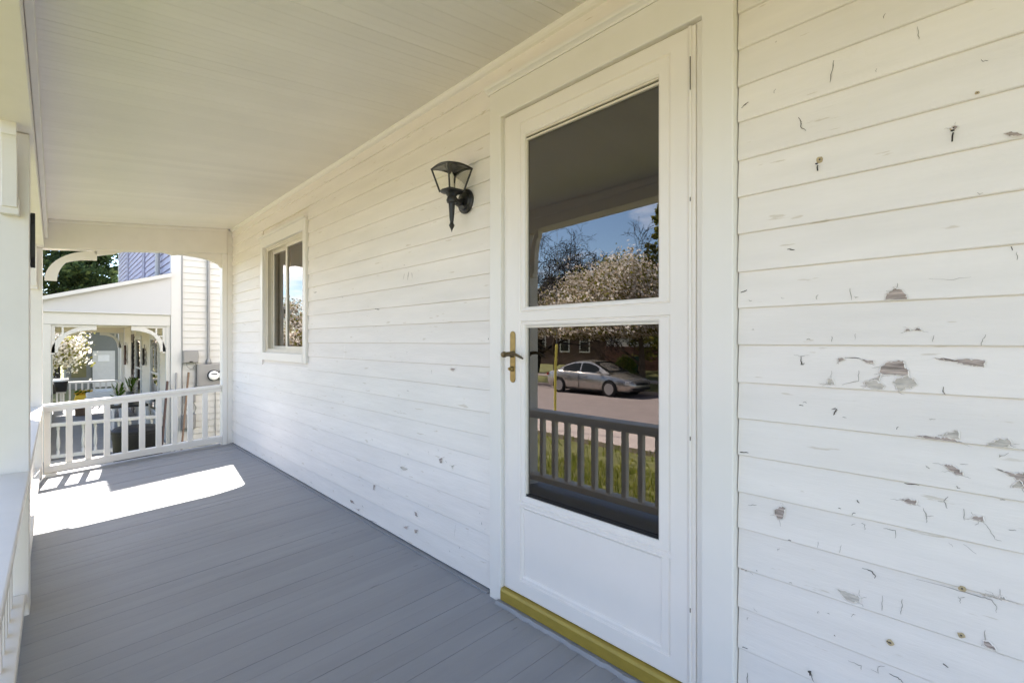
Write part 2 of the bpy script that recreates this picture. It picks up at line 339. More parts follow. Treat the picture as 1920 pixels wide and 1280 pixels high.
CRACK = [
 ([(0.404,1.825),(0.408,1.796),(0.411,1.77)],0.0020),
 ([(0.238,1.833),(0.236,1.817),(0.235,1.802)],0.0016),
 ([(0.633,1.783),(0.622,1.789),(0.613,1.792)],0.0028),
 ([(0.485,1.708),(0.478,1.693),(0.479,1.681),(0.466,1.666)],0.0024),
 ([(0.512,1.365),(0.494,1.361)],0.0024),
 ([(0.635,1.259),(0.618,1.265)],0.0036),
 ([(0.368,1.25),(0.364,1.221)],0.0014),
 ([(0.274,1.255),(0.275,1.24)],0.0014),
 ([(0.217,1.26),(0.184,1.254),(0.147,1.257)],0.0007),
 ([(0.407,1.133),(0.407,1.119)],0.0014),
 ([(0.356,1.139),(0.357,1.124)],0.0011),
 ([(0.208,1.134),(0.21,1.119)],0.0014),
 ([(0.124,1.135),(0.131,1.116),(0.131,1.111)],0.0014),
 ([(0.479,1.081),(0.478,1.059),(0.47,1.063)],0.0029),
 ([(0.497,1.085),(0.479,1.081),(0.458,1.084)],0.0011),
 ([(0.408,1.046),(0.409,1.025)],0.0011),
 ([(0.35,1.05),(0.35,1.024),(0.384,1.013)],0.0014),
 ([(0.38,1.08),(0.347,1.079)],0.0018),
 ([(0.192,1.021),(0.192,1.009),(0.187,1.004)],0.0018),
 ([(0.483,0.953),(0.473,0.952)],0.0022),
 ([(0.398,0.95),(0.404,0.936)],0.0032),
 ([(0.384,0.933),(0.375,0.932)],0.0014),
 ([(0.217,0.947),(0.206,0.948)],0.0014),
 ([(0.636,0.806),(0.612,0.808)],0.0032),
 ([(0.211,0.85),(0.191,0.85)],0.0011),
 ([(0.165,0.856),(0.152,0.858)],0.0011),
 ([(0.103,0.887),(0.104,0.881),(0.09,0.892)],0.0014),
 ([(0.508,1.365),(0.494,1.362)],0.0025),
 ([(0.078,1.302),(0.078,1.285)],0.0014),
 ([(0.087,1.314),(0.085,1.306)],0.0022),
 ([(0.354,0.735),(0.349,0.729)],0.0028),
 ([(0.392,0.706),(0.387,0.707)],0.0021),
 ([(0.185,0.781),(0.192,0.77),(0.186,0.755)],0.0017),
 ([(0.202,0.767),(0.191,0.769)],0.0010),
 ([(0.227,0.746),(0.222,0.73),(0.221,0.716)],0.0017),
 ([(0.222,0.73),(0.209,0.733)],0.0010),
 ([(0.159,0.761),(0.158,0.737)],0.0014),
 ([(0.129,0.743),(0.121,0.732),(0.11,0.711),(0.1,0.71)],0.0010),
 ([(0.158,0.741),(0.146,0.742)],0.0007),
 ([(0.09,0.736),(0.079,0.737)],0.0017),
 ([(0.346,0.68),(0.338,0.678),(0.339,0.666)],0.0014),
 ([(0.302,0.679),(0.279,0.681),(0.279,0.663)],0.0017),
 ([(0.367,0.67),(0.358,0.675)],0.0010),
 ([(0.615,0.66),(0.592,0.665)],0.0017),
 ([(0.531,0.642),(0.528,0.624)],0.0010),
 ([(0.509,0.594),(0.501,0.595)],0.0021),
 ([(0.438,0.61),(0.438,0.595)],0.0010),
 ([(0.386,0.616),(0.39,0.596)],0.0010),
 ([(0.344,0.572),(0.326,0.571),(0.317,0.563),(0.319,0.556)],0.0021),
 ([(0.303,0.522),(0.303,0.488)],0.0014),
 ([(0.265,0.528),(0.265,0.51),(0.267,0.493)],0.0017),
 ([(0.349,0.519),(0.349,0.5)],0.0010),
 ([(0.16,0.684),(0.139,0.67)],0.0010),
 ([(0.184,0.681),(0.177,0.673)],0.0007),
 ([(0.169,0.568),(0.165,0.565),(0.165,0.556)],0.0014),
 ([(0.165,0.566),(0.157,0.571)],0.0010),
 ([(0.24,0.581),(0.177,0.582),(0.137,0.581),(0.116,0.581),(0.109,0.572),(0.108,0.558)],0.0017),
 ([(0.103,0.611),(0.102,0.596)],0.0010),
 ([(0.125,0.516),(0.125,0.493)],0.0014),
 ([(0.366,0.445),(0.362,0.453),(0.358,0.454)],0.0014),
 ([(0.402,0.388),(0.399,0.385)],0.0024),
 ([(0.295,0.418),(0.285,0.416)],0.0028),
 ([(0.193,0.414),(0.184,0.409)],0.0034),
 ([(0.373,0.335),(0.345,0.335),(0.345,0.326)],0.0017),
 ([(0.326,0.337),(0.311,0.334),(0.312,0.348),(0.299,0.355)],0.0014),
 ([(0.29,0.343),(0.274,0.342),(0.264,0.335)],0.0021),
 ([(0.457,0.272),(0.452,0.263),(0.448,0.243)],0.0024),
 ([(0.617,0.188),(0.615,0.159)],0.0021),
 ([(0.629,0.256),(0.614,0.258)],0.0024),
 ([(0.262,0.794),(0.235,0.795)],0.0021),
 ([(0.103,0.794),(0.095,0.794)],0.0014),
 ([(1.752,1.251),(1.717,1.247)],0.0023),
 ([(1.757,1.21),(1.758,1.196)],0.0028),
 ([(1.763,1.136),(1.763,1.128)],0.0028),
 ([(2.233,0.972),(2.23,0.954)],0.0019),
 ([(1.747,0.728),(1.714,0.72)],0.0033),
 ([(1.743,0.281),(1.717,0.292)],0.0033),
 ([(1.815,0.294),(1.811,0.284)],0.0023),
 ([(2.022,0.227),(2.028,0.167)],0.0014),
 ([(1.995,0.131),(1.989,0.119)],0.0023),
 ([(2.853,1.322),(2.804,1.313)],0.0019),
 ([(2.897,0.522),(2.884,0.509)],0.0023),
 ([(2.479,0.848),(2.456,0.847)],0.0019),
 ([(2.103,0.526),(2.091,0.516)],0.0019),
 ([(2.262,0.548),(2.255,0.53)],0.0014),
 ([(2.075,0.086),(2.066,0.081)],0.0023),
 ([(2.466,0.502),(2.456,0.496)],0.0023),
 ([(1.923,0.231),(1.919,0.199)],0.0009),
 ([(3.027,0.214),(3.02,0.2)],0.0019),
 ([(3.037,0.079),(3.014,0.069)],0.0023),
 ([(3.907,0.052),(3.868,0.045)],0.0023),
 ([(2.922,0.015),(2.829,0.025)],0.0023),
 ([(2.508,1.5),(2.518,1.467)],0.0018),
 ([(2.463,1.504),(2.469,1.46)],0.0035),
 ([(2.431,1.497),(2.418,1.466)],0.0024),
 ([(3.836,1.485),(3.789,1.489)],0.0035),
 ([(3.34,1.43),(3.33,1.411)],0.0018),
 ([(2.848,1.318),(2.809,1.309)],0.0024),
 ([(5.764,0.866),(5.731,0.849)],0.0024),
 ([(6.058,0.639),(5.938,0.631)],0.0030),
 ([(6.311,0.773),(6.259,0.742)],0.0030),
 ([(5.821,1.313),(5.686,1.288)],0.0018),
]
NAIL = [((0.176, 1.572), (0.176, 1.55)), ((0.439, 1.569), (0.435, 1.552)), ((0.455, 0.271), (0.452, 0.267))]
RUST = [((0.161, 0.591), 0.0076), ((0.163, 0.49), 0.0076), ((0.435, 1.583), 0.0102), ((0.137, 1.644), 0.0047), ((0.288, 0.418), 0.009), ((0.176, 1.583), 0.0063)]

# ------------------------------------------------------------------ our house: wall, clapboards
house = thing('house', 'white house with peeling clapboards, storm door and slider window behind the porch', 'house', (0, 2, -.8))
wl = MB()
X0, X1 = .004, .16
DY0, DY1, DZ1 = .76, 1.66, 2.09            # door opening
WY0, WY1, WZ0, WZ1 = 4.03, 5.06, 1.02, 1.99  # window opening
wl.box(X0, X1, -2.6, DY0, -.85, 5.4); wl.box(X0, X1, DY0, DY1, DZ1, 5.4); wl.box(X0, X1, DY0, DY1, -.85, -.002)
wl.box(X0, X1, DY1, WY0, -.85, 5.4); wl.box(X0, X1, WY0, WY1, WZ1, 5.4); wl.box(X0, X1, WY0, WY1, -.85, WZ0); wl.box(X0, X1, WY1, 6.3, -.85, 5.4)
wl.box(X1, 7.9, 6.14, 6.3, -.85, 5.4); wl.box(X1, 7.9, -2.6, -2.44, -.85, 5.4); wl.box(7.9, 8.06, -2.6, 6.3, -.85, 5.4)
wl.build('wall', 'old_paint', house)
MB().prism([(-.5,-3,5.4),(8.5,-3,5.4),(8.5,6.7,5.4),(-.5,6.7,5.4)], (0,0,.12)).build('eave', 'trim_paint', house)
rf = MB(); rf.add([(-.5,-3,5.53),(8.5,-3,5.53),(8.5,6.7,5.53),(-.5,6.7,5.53),(4,.8,8.2),(4,3,8.2)], [(0,1,4),(1,2,5,4),(2,3,5),(3,0,4,5),(0,3,2,1)])
rf.build('roof', 'shingle', house)
MB().box(.17, 7.8, -2.4, 6.1, -.12, -.02).build('floor', 'room_floor', house)
MB().box(.17, 7.8, -2.4, 6.1, 2.62, 2.7).build('ceiling', 'room_wall', house)
MB().box(2.6, 2.7, -2.4, 6.1, -.02, 2.62).build('inner_wall', 'room_wall', house)

ZL = [.012,.131,.248,.365,.476,.590,.692,.797,.901,1.004,1.110,1.214,1.317,1.426,1.531,1.635,1.744,1.846,1.951,2.055,2.160,2.262,2.366]
TB, TT = .0145, .0035
def face_x(z):
    for a, b in zip(ZL, ZL[1:]):
        if a <= z < b: return -(TB-(TB-TT)*(z-a)/(b-a+.014))
    return -TB
def clapboard(y0, y1, z, zt, seg=.22):
    mb = MB(); n = max(1, int((y1-y0)/seg)); vs = []; fs = []
    for i in range(n+1):
        y = y0+(y1-y0)*i/n
        q = noise.noise(Vector((y*1.3, z*9, 3)))*.0016; w = noise.noise(Vector((y*1.9, z*7, 9)))*.0014
        r = noise.noise(Vector((y*14, z*11, 5)))*.0007
        vs += [(X0-.0005, y, z+q+r), (-TB+w+.002, y, z+q+r), (-TB+w, y, z+q+r+.0022), (-TT+w*.4, y, zt+.014), (X0-.0005, y, zt+.014)]
    for i in range(n):
        a = 5*i; b = a+5
        for k in range(4): fs.append((a+k, b+k, b+k+1, a+k+1))
    fs += [(0,1,2,3,4), tuple(5*n+k for k in (4,3,2,1,0))]
    mb.add(vs, fs)
    return mb.build('clapboard', 'old_paint', house)
boards = {}
joints = {3: 2.55, 9: 3.3, 14: 2.7, 6: 5.6, 17: 3.05}
for i, (z, zt) in enumerate(zip(ZL, ZL[1:])):
    boards[(i, 0)] = clapboard(-1.4, .643, z, zt)
    spans = [(1.732, 6.22)]
    if zt+.014 > .945 and z < 2.07:
        spans = [(1.732, 3.962), (5.132, 6.22)]
    if i in joints:
        j = joints[i]; new = []
        for a, b in spans:
            if a < j < b: new += [(a, j-.0008), (j+.0008, b)]
            else: new.append((a, b))
        spans = new
    for k, (a, b) in enumerate(spans): boards[(i, k+1)] = clapboard(a, b, z, zt)
    if z > 2.24: clapboard(.643, 1.732, z, zt)

# worn paint: bare wood, lifted flakes, cracks, nails, each on the board it belongs to
def board_at(y, z):
    for i, (a, b) in enumerate(zip(ZL, ZL[1:])):
        if a <= z < b:
            if y < .65: return boards[(i, 0)]
            for k in (1, 2, 3):
                o = boards.get((i, k))
                if o is None: continue
                ys = [v.co.y+house.location.y for v in o.data.vertices]
                if min(ys) <= y <= max(ys): return o
    return None
def jag(poly, amp, sub=3):
    out = []
    for i, p in enumerate(poly):
        q = poly[(i+1) % len(poly)]
        for k in range(sub):
            t = k/sub; out.append((p[0]+(q[0]-p[0])*t+(random.uniform(-amp, amp) if k else 0), p[1]+(q[1]-p[1])*t+(random.uniform(-amp, amp) if k else 0)))
    return out
def patch(poly, name, m):
    cy = sum(p[0] for p in poly)/len(poly); cz = sum(p[1] for p in poly)/len(poly)
    bo = board_at(cy, cz)
    if bo is None: return
    zi = max(a for a in ZL if a <= cz); zj = min(b for b in ZL if b > cz)
    poly = [(y, min(max(z, zi+.003), zj-.001)) for y, z in jag(poly, .0022, 4)]
    mb = MB(); n = len(poly)
    P3 = [(face_x(z)-.0006-.0016, y, z) for y, z in poly]
    mb.add([(face_x(cz)-.0022, cy, cz)]+P3, [(0, 1+i, 1+(i+1) % n) for i in range(n)])
    mb.cur = 1                                          # the edge of the paint film standing round it
    for i in range(n):
        (y0, z0), (y1, z1) = poly[i], poly[(i+1) % n]
        def o(y, z, e):
            l = math.hypot(y-cy, z-cz) or 1; return (y+(y-cy)/l*e, z+(z-cz)/l*e)
        a0, a1 = o(y0, z0, .0022), o(y1, z1, .0022)
        q = lambda p, d: (face_x(min(max(p[1], zi), zj-.001))-d, p[0], p[1])
        mb.add([q((y0,z0),.0022), q((y1,z1),.0022), q((y1,z1),.0038), q((y0,z0),.0038), q(a1,.0020), q(a0,.0020)], [(0,1,2,3),(3,2,4,5)])
    mb.build(name, [m, 'old_paint'], bo)
for p in BARE: patch(p, 'bare_wood_patch', 'bare_wood')
for p in LIFT: patch(p, 'lifted_paint_patch', 'weathered')
ck = {}
def crack(pts, w, m):
    bo = board_at(*pts[len(pts)//2]) or board_at(*pts[0])
    if bo is None: return
    mb = ck.setdefault(bo.name, (bo, MB()))[1]; mb.cur = m
    P2 = []
    for (a, b) in zip(pts, pts[1:]):
        for k in range(4):
            t = k/4; P2.append((a[0]+(b[0]-a[0])*t+(random.uniform(-.0013, .0013) if k else 0), a[1]+(b[1]-a[1])*t+(random.uniform(-.0013, .0013) if k else 0)))
    P2.append(pts[-1]); L = len(P2)
    vs, fs = [], []
    for i, (y, z) in enumerate(P2):
        y2, z2 = P2[min(i+1, L-1)]; y1, z1 = P2[max(i-1, 0)]; d = math.hypot(y2-y1, z2-z1) or 1
        ny, nz = -(z2-z1)/d, (y2-y1)/d; ww = w*.5*(.35+.65*math.sin(math.pi*min(1, (i+.6)/L)))*random.uniform(.6, 1.2)
        x = face_x(z)-.0021
        vs += [(x, y+ny*ww, z+nz*ww), (x, y-ny*ww, z-nz*ww)]
    mb.add(vs, [(2*i, 2*i+1, 2*i+3, 2*i+2) for i in range(L-1)])
for pts, w in CRACK: crack(pts, w, 0 if w > .0017 else 1)
for P in BARE+LIFT:                                     # hairline checks running out from the worn patches
    for k in range(2):
        y, z = random.choice(P); cy = sum(p[0] for p in P)/len(P); cz = sum(p[1] for p in P)/len(P)
        a = math.atan2(z-cz, y-cy)+random.uniform(-.7, .7); l = random.uniform(.004, .013)
        crack([(y, z), (y+l*math.cos(a), z+l*.6*math.sin(a)), (y+l*1.9*math.cos(a+random.uniform(-.8, .8)), z+l*.9*math.sin(a))], random.uniform(.0005, .0009), 1)
for i in range(120):                                    # small chips and checks between the large ones
    right = random.random() < .55
    y = random.uniform(-.2, .62) if right else random.uniform(1.76, 6.1)
    z = random.choice(ZL[:20])+random.uniform(.006, .09)*(1 if random.random() < .6 else .25); a = random.choice([1.57, 1.4, .2, 0, 2.8])+random.uniform(-.3, .3); l = random.uniform(.002, .009)
    if right and z > 1.4 and random.random() < .5: continue
    if 3.9 < y < 5.2 and .9 < z < 2.1: continue
    crack([(y, z), (y+l*math.cos(a), z+l*math.sin(a)), (y+l*1.6*math.cos(a+.5), z+l*1.6*math.sin(a+.5))], random.uniform(.0008, .0022), random.choice([0, 1, 1, 1]))
for bo, mb in ck.values(): tag(mb.build('paint_cracks', ['crack_dark', 'crack_soft'], bo), kind='stuff')
for (y, z), r in RUST:
    mb = MB(); n = 11; x = face_x(z)-.0019
    mb.add([(x, y, z)]+[(x, y+r*random.uniform(.7, 1.05)*math.cos(k*6.283/n), z+r*random.uniform(.6, .95)*math.sin(k*6.283/n)) for k in range(n)], [(0, 1+k, 1+(k+1) % n) for k in range(n)])
    mb.cur = 1; mb.add([(x-.0006, y, z)]+[(x-.0006, y+.3*r*random.uniform(.6, 1.1)*math.cos(k*6.283/n), z+.3*r*random.uniform(.6, 1.1)*math.sin(k*6.283/n)) for k in range(n)], [(0, 1+k, 1+(k+1) % n) for k in range(n)])
    mb.build('rust_spot', ['rust', 'crack_dark'], board_at(y, z))
for (y, z), (y2, z2) in NAIL:
    mb = MB(); mb.tube([(face_x(z)-.002, y, z), (face_x(z)-.012, (y+y2)/2, (z+z2)/2+.002), (face_x(z2)-.014, y2, z2)], .0016, 6); mb.lathe([(.0015,0),(.0038,.001),(.003,.003)], (face_x(z)-.011, y, z+.001), 8)
    mb.build('nail', 'nail', board_at(y, z))

# trim
cm_ = MB(); pr = [(.0,2.324),(-.010,2.325),(-.020,2.328),(-.028,2.334),(-.034,2.342),(-.036,2.352),(-.036,2.372),(0,2.372)]
for (xa, za), (xb, zb) in zip(pr, pr[1:]+pr[:1]): cm_.quad((xa,-1.4,za),(xb,-1.4,zb),(xb,6.22,zb),(xa,6.22,za))
cm_.build('crown_moulding', 'trim_paint', house, smooth=True)
MB().box(-.06, -.0005, 6.225, 6.33, -.8, 5.35).build('corner_board', 'trim_paint', house, bevel=.003)

# door casing with head cap
MB().prism([(-.036,.646,-.015),(-.036,.741,-.015),(-.036,.741,2.088),(-.036,1.655,2.088),(-.036,1.655,-.03),(-.036,1.729,-.03),(-.036,1.729,2.205),(-.036,.646,2.205)], (.034,0,0)).build('door_casing', 'trim_paint', house, bevel=.004)
hc = MB(); pr = [(-.0,2.206),(-.037,2.206),(-.040,2.212),(-.048,2.217),(-.056,2.220),(-.058,2.226),(-.058,2.236),(-.048,2.240),(0,2.246)]
hc.prism([(x,.632,z) for x, z in pr], (0,1.112,0)).build('head_cap', 'trim_paint', house, bevel=.0015)
jb = MB(); jb.box(-.016, .10, .7425, .766, .0, 2.086); jb.box(-.016, .10, 1.640, 1.6535, .0, 2.086); jb.box(-.012, .10, .766, 1.640, 2.083, 2.0868)
jb.build('door_jamb', 'trim_paint', house, bevel=.002)
hg = MB(); hg.box(-.022, -.004, .767, .7785, .07, 2.078); hg.tube([(-.024,.783,.07),(-.024,.783,2.078)], .0052, 8)
for z in (1.92, 1.845, 1.62, 1.545, 1.0, .93, .62, .55): hg.box(-.030, -.0255, .779, .786, z, z+.004)
hg.build('hinge_rail', 'door_paint', house)
hk = MB()
for z in (1.883, 1.545, .82, .30): hk.tube([(-.0305,.7795,z),(-.0305,.7795,z+(.10 if z > 1.8 else .012))], .0016, 5)
hk.build('hinge_gap', 'crack_dark', house)

# storm door
sdoor = MB(); D = sdoor
nested(D, [(.789,1.638,.066,2.080,.012),(.789,1.638,.066,2.080,-.019),(.792,1.635,.069,2.077,-.022)], fill=False)
F = -.022
def face(y0, y1, z0, z1): D.add(rect(y0, y1, z0, z1, F), [(0,1,2,3)])
face(1.547,1.635,.069,2.077); face(.792,.851,.069,2.077)
face(.851,1.547,2.030,2.077); face(.851,1.547,1.205,1.240); face(.851,1.547,.440,.450); face(.851,1.547,.069,.125)
def opening(a, b, deep):
    y0, y1, z0, z1 = a; Y0, Y1, Z0, Z1 = b; e = .004
    nested(D, [(y0,y1,z0,z1,F),(y0+e,y1-e,z0+e,z1-e,F+.006),(y0+2*e,y1-2*e,z0+2*e,z1-2*e,F+.001),(Y0-.006,Y1+.006,Z0-.006,Z1+.006,F+.002),(Y0,Y1,Z0,Z1,F+.007),(Y0,Y1,Z0,Z1,deep)], fill=False)
opening((.851,1.547,1.240,2.030), (.897,1.521,1.262,1.974), .012)
opening((.851,1.547,.450,1.205), (.897,1.521,.480,1.184), .012)
opening((.851,1.547,.125,.440), (.889,1.532,.148,.424), -.010)
door = D.build('storm_door', 'door_paint', house)
MB().add(rect(.889,1.532,.148,.424,-.0125), [(0,1,2,3)]).build('kick_panel', 'door_paint', door)
MB().box(-.003, .001, .8975, 1.5205, 1.2625, 1.9735).build('pane', 'pane_glass', door)
MB().box(-.003, .001, .8975, 1.5205, .4805, 1.1835).build('pane', 'pane_glass', door)
sg = MB()
for (z0,z1) in ((1.966,1.9735),(1.950,1.958),(1.1765,1.1835)): MB().box(-.013, -.0035, .8975, 1.5205, z0, z1).build('glazing_bar', 'vinyl', door)
MB().box(-.010, -.0035, .897, 1.521, .480, .4895).build('glazing_seal', 'black_plastic', door)
MB().box(-.010, -.0035, 1.5135, 1.521, .490, 1.1765).build('glazing_bead', 'vinyl', door)
MB().box(-.010, -.0035, 1.5135, 1.521, 1.262, 1.950).build('glazing_bead', 'vinyl', door)
ep = MB(); pts = []
for k in range(9): t = math.pi*k/8; pts.append((-.027, 1.589+.0155*math.cos(t), 1.148+.0155*math.sin(t)))
for k in range(9): t = math.pi+math.pi*k/8; pts.append((-.027, 1.589+.0155*math.cos(t), .962+.0155*math.sin(t)))
ep.prism(pts, (.0055,0,0)); esc = ep.build('handle_plate', 'brass', door, bevel=.002)
lv = MB(); hz = 1.066
lv.lathe([(.014,-.028),(.014,-.034),(.0085,-.038),(.0085,-.062),(.012,-.066),(.0135,-.076),(.010,-.083),(.003,-.085)], (0,1.589,hz), 14, 'X')
lv.tube([(-.072,1.592,hz),(-.074,1.570,hz+.004),(-.074,1.545,hz+.006),(-.072,1.518,hz+.001),(-.068,1.494,hz-.009),(-.066,1.482,hz-.015)], [.0085,.0075,.0065,.006,.0055,.0035], 8)
lv.build('lever', 'bronze', door, smooth=True)
lk = MB(); lk.lathe([(.0105,-.027),(.0105,-.036),(.008,-.041),(.002,-.042)], (0,1.589,1.005), 12, 'X'); lk.box(-.050, -.041, 1.587, 1.591, 1.000, 1.010)
lk.build('lock', 'brass', door, smooth=True)
sc_ = MB(); sc_.lathe([(.004,-.022),(.004,-.030),(.001,-.031)], (0,1.71,1.415), 8, 'X'); sc_.build('screw', 'nail', door)
sill = MB(); sill.prism([(-.040,.770,.012),(-.040,.770,.052),(-.034,.770,.062),(-.012,.770,.0645),(-.012,.770,.012)], (0,.882,0))
sill.build('sill_plate', 'sill_gold', house, bevel=.002)
th = MB(); n = 40; vs, fs = [], []
for i in range(n+1):
    y = .76+.905*i/n; w = random.uniform(-.004, .004)
    vs += [(.0,y,.010),(-.052+w,y,.010),(-.058+w,y,-.001),(-.060+w,y,-.012),(.0,y,-.012)]
for i in range(n):
    for k in range(4): fs.append((5*i+k,5*i+5+k,5*i+6+k,5*i+1+k))
th.add(vs, fs+[(0,1,2,3,4),tuple(5*n+k for k in range(5))]).build('threshold', 'floor_paint', house)
# inner wooden door behind the storm door
idr = MB(); idr.box(.118,.158,.80,.93,.01,2.04); idr.box(.118,.158,1.47,1.62,.01,2.04); idr.box(.118,.158,.93,1.47,1.84,2.04); idr.box(.118,.158,.93,1.47,.01,.30); idr.box(.118,.158,.93,1.47,.86,1.02)
ind = idr.build('inner_door', 'inner_door', house, bevel=.004)
MB().box(.132,.146,.93,1.47,1.02,1.84).build('pane', 'dark_glass', ind); MB().box(.130,.148,.93,1.47,.30,.86).build('panel', 'inner_door', ind)
ij = MB(); ij.box(.10,.165,1.622,1.6535,0,2.086); ij.box(.10,.165,.7425,.798,0,2.086); ij.box(.10,.165,.798,1.622,2.043,2.086); ij.build('inner_jamb', 'vinyl', house)
MB().box(.012,.165,.766,1.640,.000,.012).build('inner_sill', 'bronze', house)

# slider window
wc = MB()
wc.box(-.030,-.001,3.966,4.030,.950,2.075); wc.box(-.030,-.001,5.060,5.128,.950,2.075); wc.box(-.030,-.001,4.030,5.060,1.990,2.075); wc.box(-.034,-.001,4.030,5.060,.950,1.020)
wcas = wc.build('window_casing', 'trim_paint', house, bevel=.003)
MB().box(-.052,-.002,3.955,5.14,2.076,2.090).build('window_cap', 'trim_paint', house, bevel=.002)
wj = MB(); wj.box(-.001,.155,4.030,4.044,1.02,1.99); wj.box(-.001,.155,5.046,5.060,1.02,1.99); wj.box(-.001,.155,4.044,5.046,1.976,1.99); wj.box(-.001,.155,4.044,5.046,1.02,1.034)
for x in (.008, .046, .085): wj.box(x,x+.006,4.044,5.046,1.034,1.052); wj.box(x,x+.006,4.044,5.046,1.958,1.976); wj.box(x,x+.006,5.028,5.046,1.052,1.958)
wj.build('window_frame', 'vinyl', house)
def sash(y0, y1, x):
    z0, z1 = 1.040, 1.970; w = .038
    m = MB(); m.box(x,x+.026,y0,y0+w,z0,z1); m.box(x,x+.026,y1-w,y1,z0,z1); m.box(x,x+.026,y0+w,y1-w,z1-w,z1); m.box(x,x+.026,y0+w,y1-w,z0,z0+w)
    s_ = m.build('sash', 'vinyl', house, bevel=.003)
    MB().box(x+.010,x+.014,y0+w-.002,y1-w+.002,z0+w-.002,z1-w+.002).build('pane', 'pane_glass', s_)
sash(4.046, 4.560, .016); sash(4.520, 5.040, .054)
ct = MB(); n = 60; vs = []
for i in range(n+1):
    y = 4.07+.95*i/n; x = .125+.018*math.sin(i*.9)+.01*math.sin(i*2.3); vs += [(x,y,.95),(x,y,2.05)]
ct.add(vs, [(2*i,2*i+2,2*i+3,2*i+1) for i in range(n) if not 20 < i < 34]).build('curtain', 'curtain', house)

# ------------------------------------------------------------------ porch
porch = thing('porch', 'covered porch with grey board floor, beadboard ceiling and square white posts', 'porch', (-.8, 2.5, -.78))
FS = .07
fz = lambda x: FS*x
PY0, PY1 = -1.2, 6.36
y = PY0; k = 0
while y < PY1-.02:
    w = .0826; y2 = min(y+w, PY1); ga = random.choice([.0001,.0001,.0001,.0002,.0002,.0002,.0003,.0003,.0011])
    mb = MB(); dz = random.uniform(-.0007, .0007); c = random.choice([.0004,.0006,.0009])
    nx = 9; vs, fs = [], []
    for i in range(nx+1):
        x = -1.74+(1.737)*i/nx; z = fz(x)+dz+noise.noise(Vector((x*2.1, k*3.7, 0)))*.0007
        vs += [(x,y+ga,z-.022),(x,y+ga,z-c),(x,y+ga+c*1.4,z),(x,(y+y2)/2,z+.0006),(x,y2-ga-c*1.4,z),(x,y2-ga,z-c),(x,y2-ga,z-.022)]
    for i in range(nx):
        for j in range(6): fs.append((7*i+j,7*i+7+j,7*i+8+j,7*i+1+j))
    fs += [tuple(range(7)), tuple(7*nx+j for j in range(7))]
    mb.add(vs, fs).build('floor_board', 'floor_paint', porch); y = y2; k += 1
MB().sbox(-1.70, -.002, PY0+.02, PY1-.02, lambda x: fz(x)-.18, lambda x: fz(x)-.026).build('floor_frame', 'porch_paint', porch)
MB().box(-1.69, -1.66, PY0+.02, PY1-.02, -.9, -.32).build('skirt', 'porch_paint', porch)
MB().box(-1.65, -.01, PY1-.06, PY1-.03, -1.1, -.2).build('skirt', 'porch_paint', porch)
MB().box(-.035, -.0008, 1.75, 6.22, -.006, .006).build('base_gap_strip', 'floor_paint', porch)
cz = lambda x: 2.352+.085*x
y = PY0; k = 0
while y < 6.2:
    y2 = min(y+.083, 6.2); mb = MB(); h = (y+y2)/2; e_ = random.choice([.0006,.0006,.0009,.0022]); prof = [(y+.0004,e_),(y+.0018,0),(h-.0042,0),(h-.0034,.0007),(h-.0015,.0003),(h+.0015,.0003),(h+.0034,.0007),(h+.0042,0),(y2-.0018,0),(y2-.0004,e_)]
    vs = [(x, yy, cz(x)+dz) for x in (-1.53, -.002) for yy, dz in prof]+[(-1.53,y+.0006,cz(-1.53)+.015),(-.002,y+.0006,cz(-.002)+.015),(-1.53,y2-.0006,cz(-1.53)+.015),(-.002,y2-.0006,cz(-.002)+.015)]
    n = len(prof); mb.add(vs, [(i,i+1,n+i+1,n+i) for i in range(n-1)]+[(0,n,2*n+1,2*n),(n-1,2*n-1,2*n+3,2*n+2),(2*n,2*n+1,2*n+3,2*n+2)])
    mb.build('ceiling_board', 'ceiling_paint', porch); y = y2; k += 1
# front beam: sags a little towards the far corner
bz = lambda yy: 2.055-.030*(yy-3.15)
def fbeam(x0, x1, up, name='front_beam', m='porch_paint', lift=0.):
    mb = MB(); vs, fs = [], []; n = 8
    for i in range(n+1):
        yy = PY0+(6.2-PY0)*i/n; b = bz(yy)+lift
        vs += [(x0,yy,b),(x1,yy,b),(x1,yy,up),(x0,yy,up)]
    for i in range(n):
        for j in range(4): fs.append((4*i+j,4*i+4+j,4*i+4+(j+1) % 4,4*i+(j+1) % 4))
    mb.add(vs, fs+[(0,1,2,3),tuple(4*n+j for j in range(4))]); return mb.build(name, m, porch, bevel=.003)
fbeam(-1.685, -1.535, 2.36)
fbeam(-1.5335, -1.510, 2.222, 'beam_trim', 'porch_paint', .085)
ez = lambda x: 2.088+.085*x
MB().sbox(-1.685, -.0622, 6.205, 6.325, ez, lambda x: 2.40).build('end_beam', 'porch_paint', porch, bevel=.004)
MB().sbox(-1.507, -.062, 6.183, 6.2035, lambda x: cz(x)-.028, lambda x: cz(x)+.001).build('end_moulding', 'porch_paint', porch, bevel=.006)
MB().sbox(-1.685, -.002, PY0-.12, PY0-.005, ez, lambda x: 2.40).build('end_beam', 'porch_paint', porch)
rf = MB(); rf.add([(-1.98,PY0-.35,2.30),(-1.98,6.55,2.30),(0,6.55,2.86),(0,PY0-.35,2.86),(-1.98,PY0-.35,2.36),(-1.98,6.55,2.36),(0,6.55,2.92),(0,PY0-.35,2.92)], [(0,1,2,3),(4,7,6,5),(0,4,5,1),(1,5,6,2),(3,2,6,7),(0,3,7,4)])
rf.build('roof', 'shingle', porch)
MB().prism([(-1.685,6.33,2.405),(-.065,6.33,2.405),(-.065,6.33,2.83),(-1.685,6.33,2.38)], (0,.02,0)).build('gable_panel', 'porch_paint', porch)
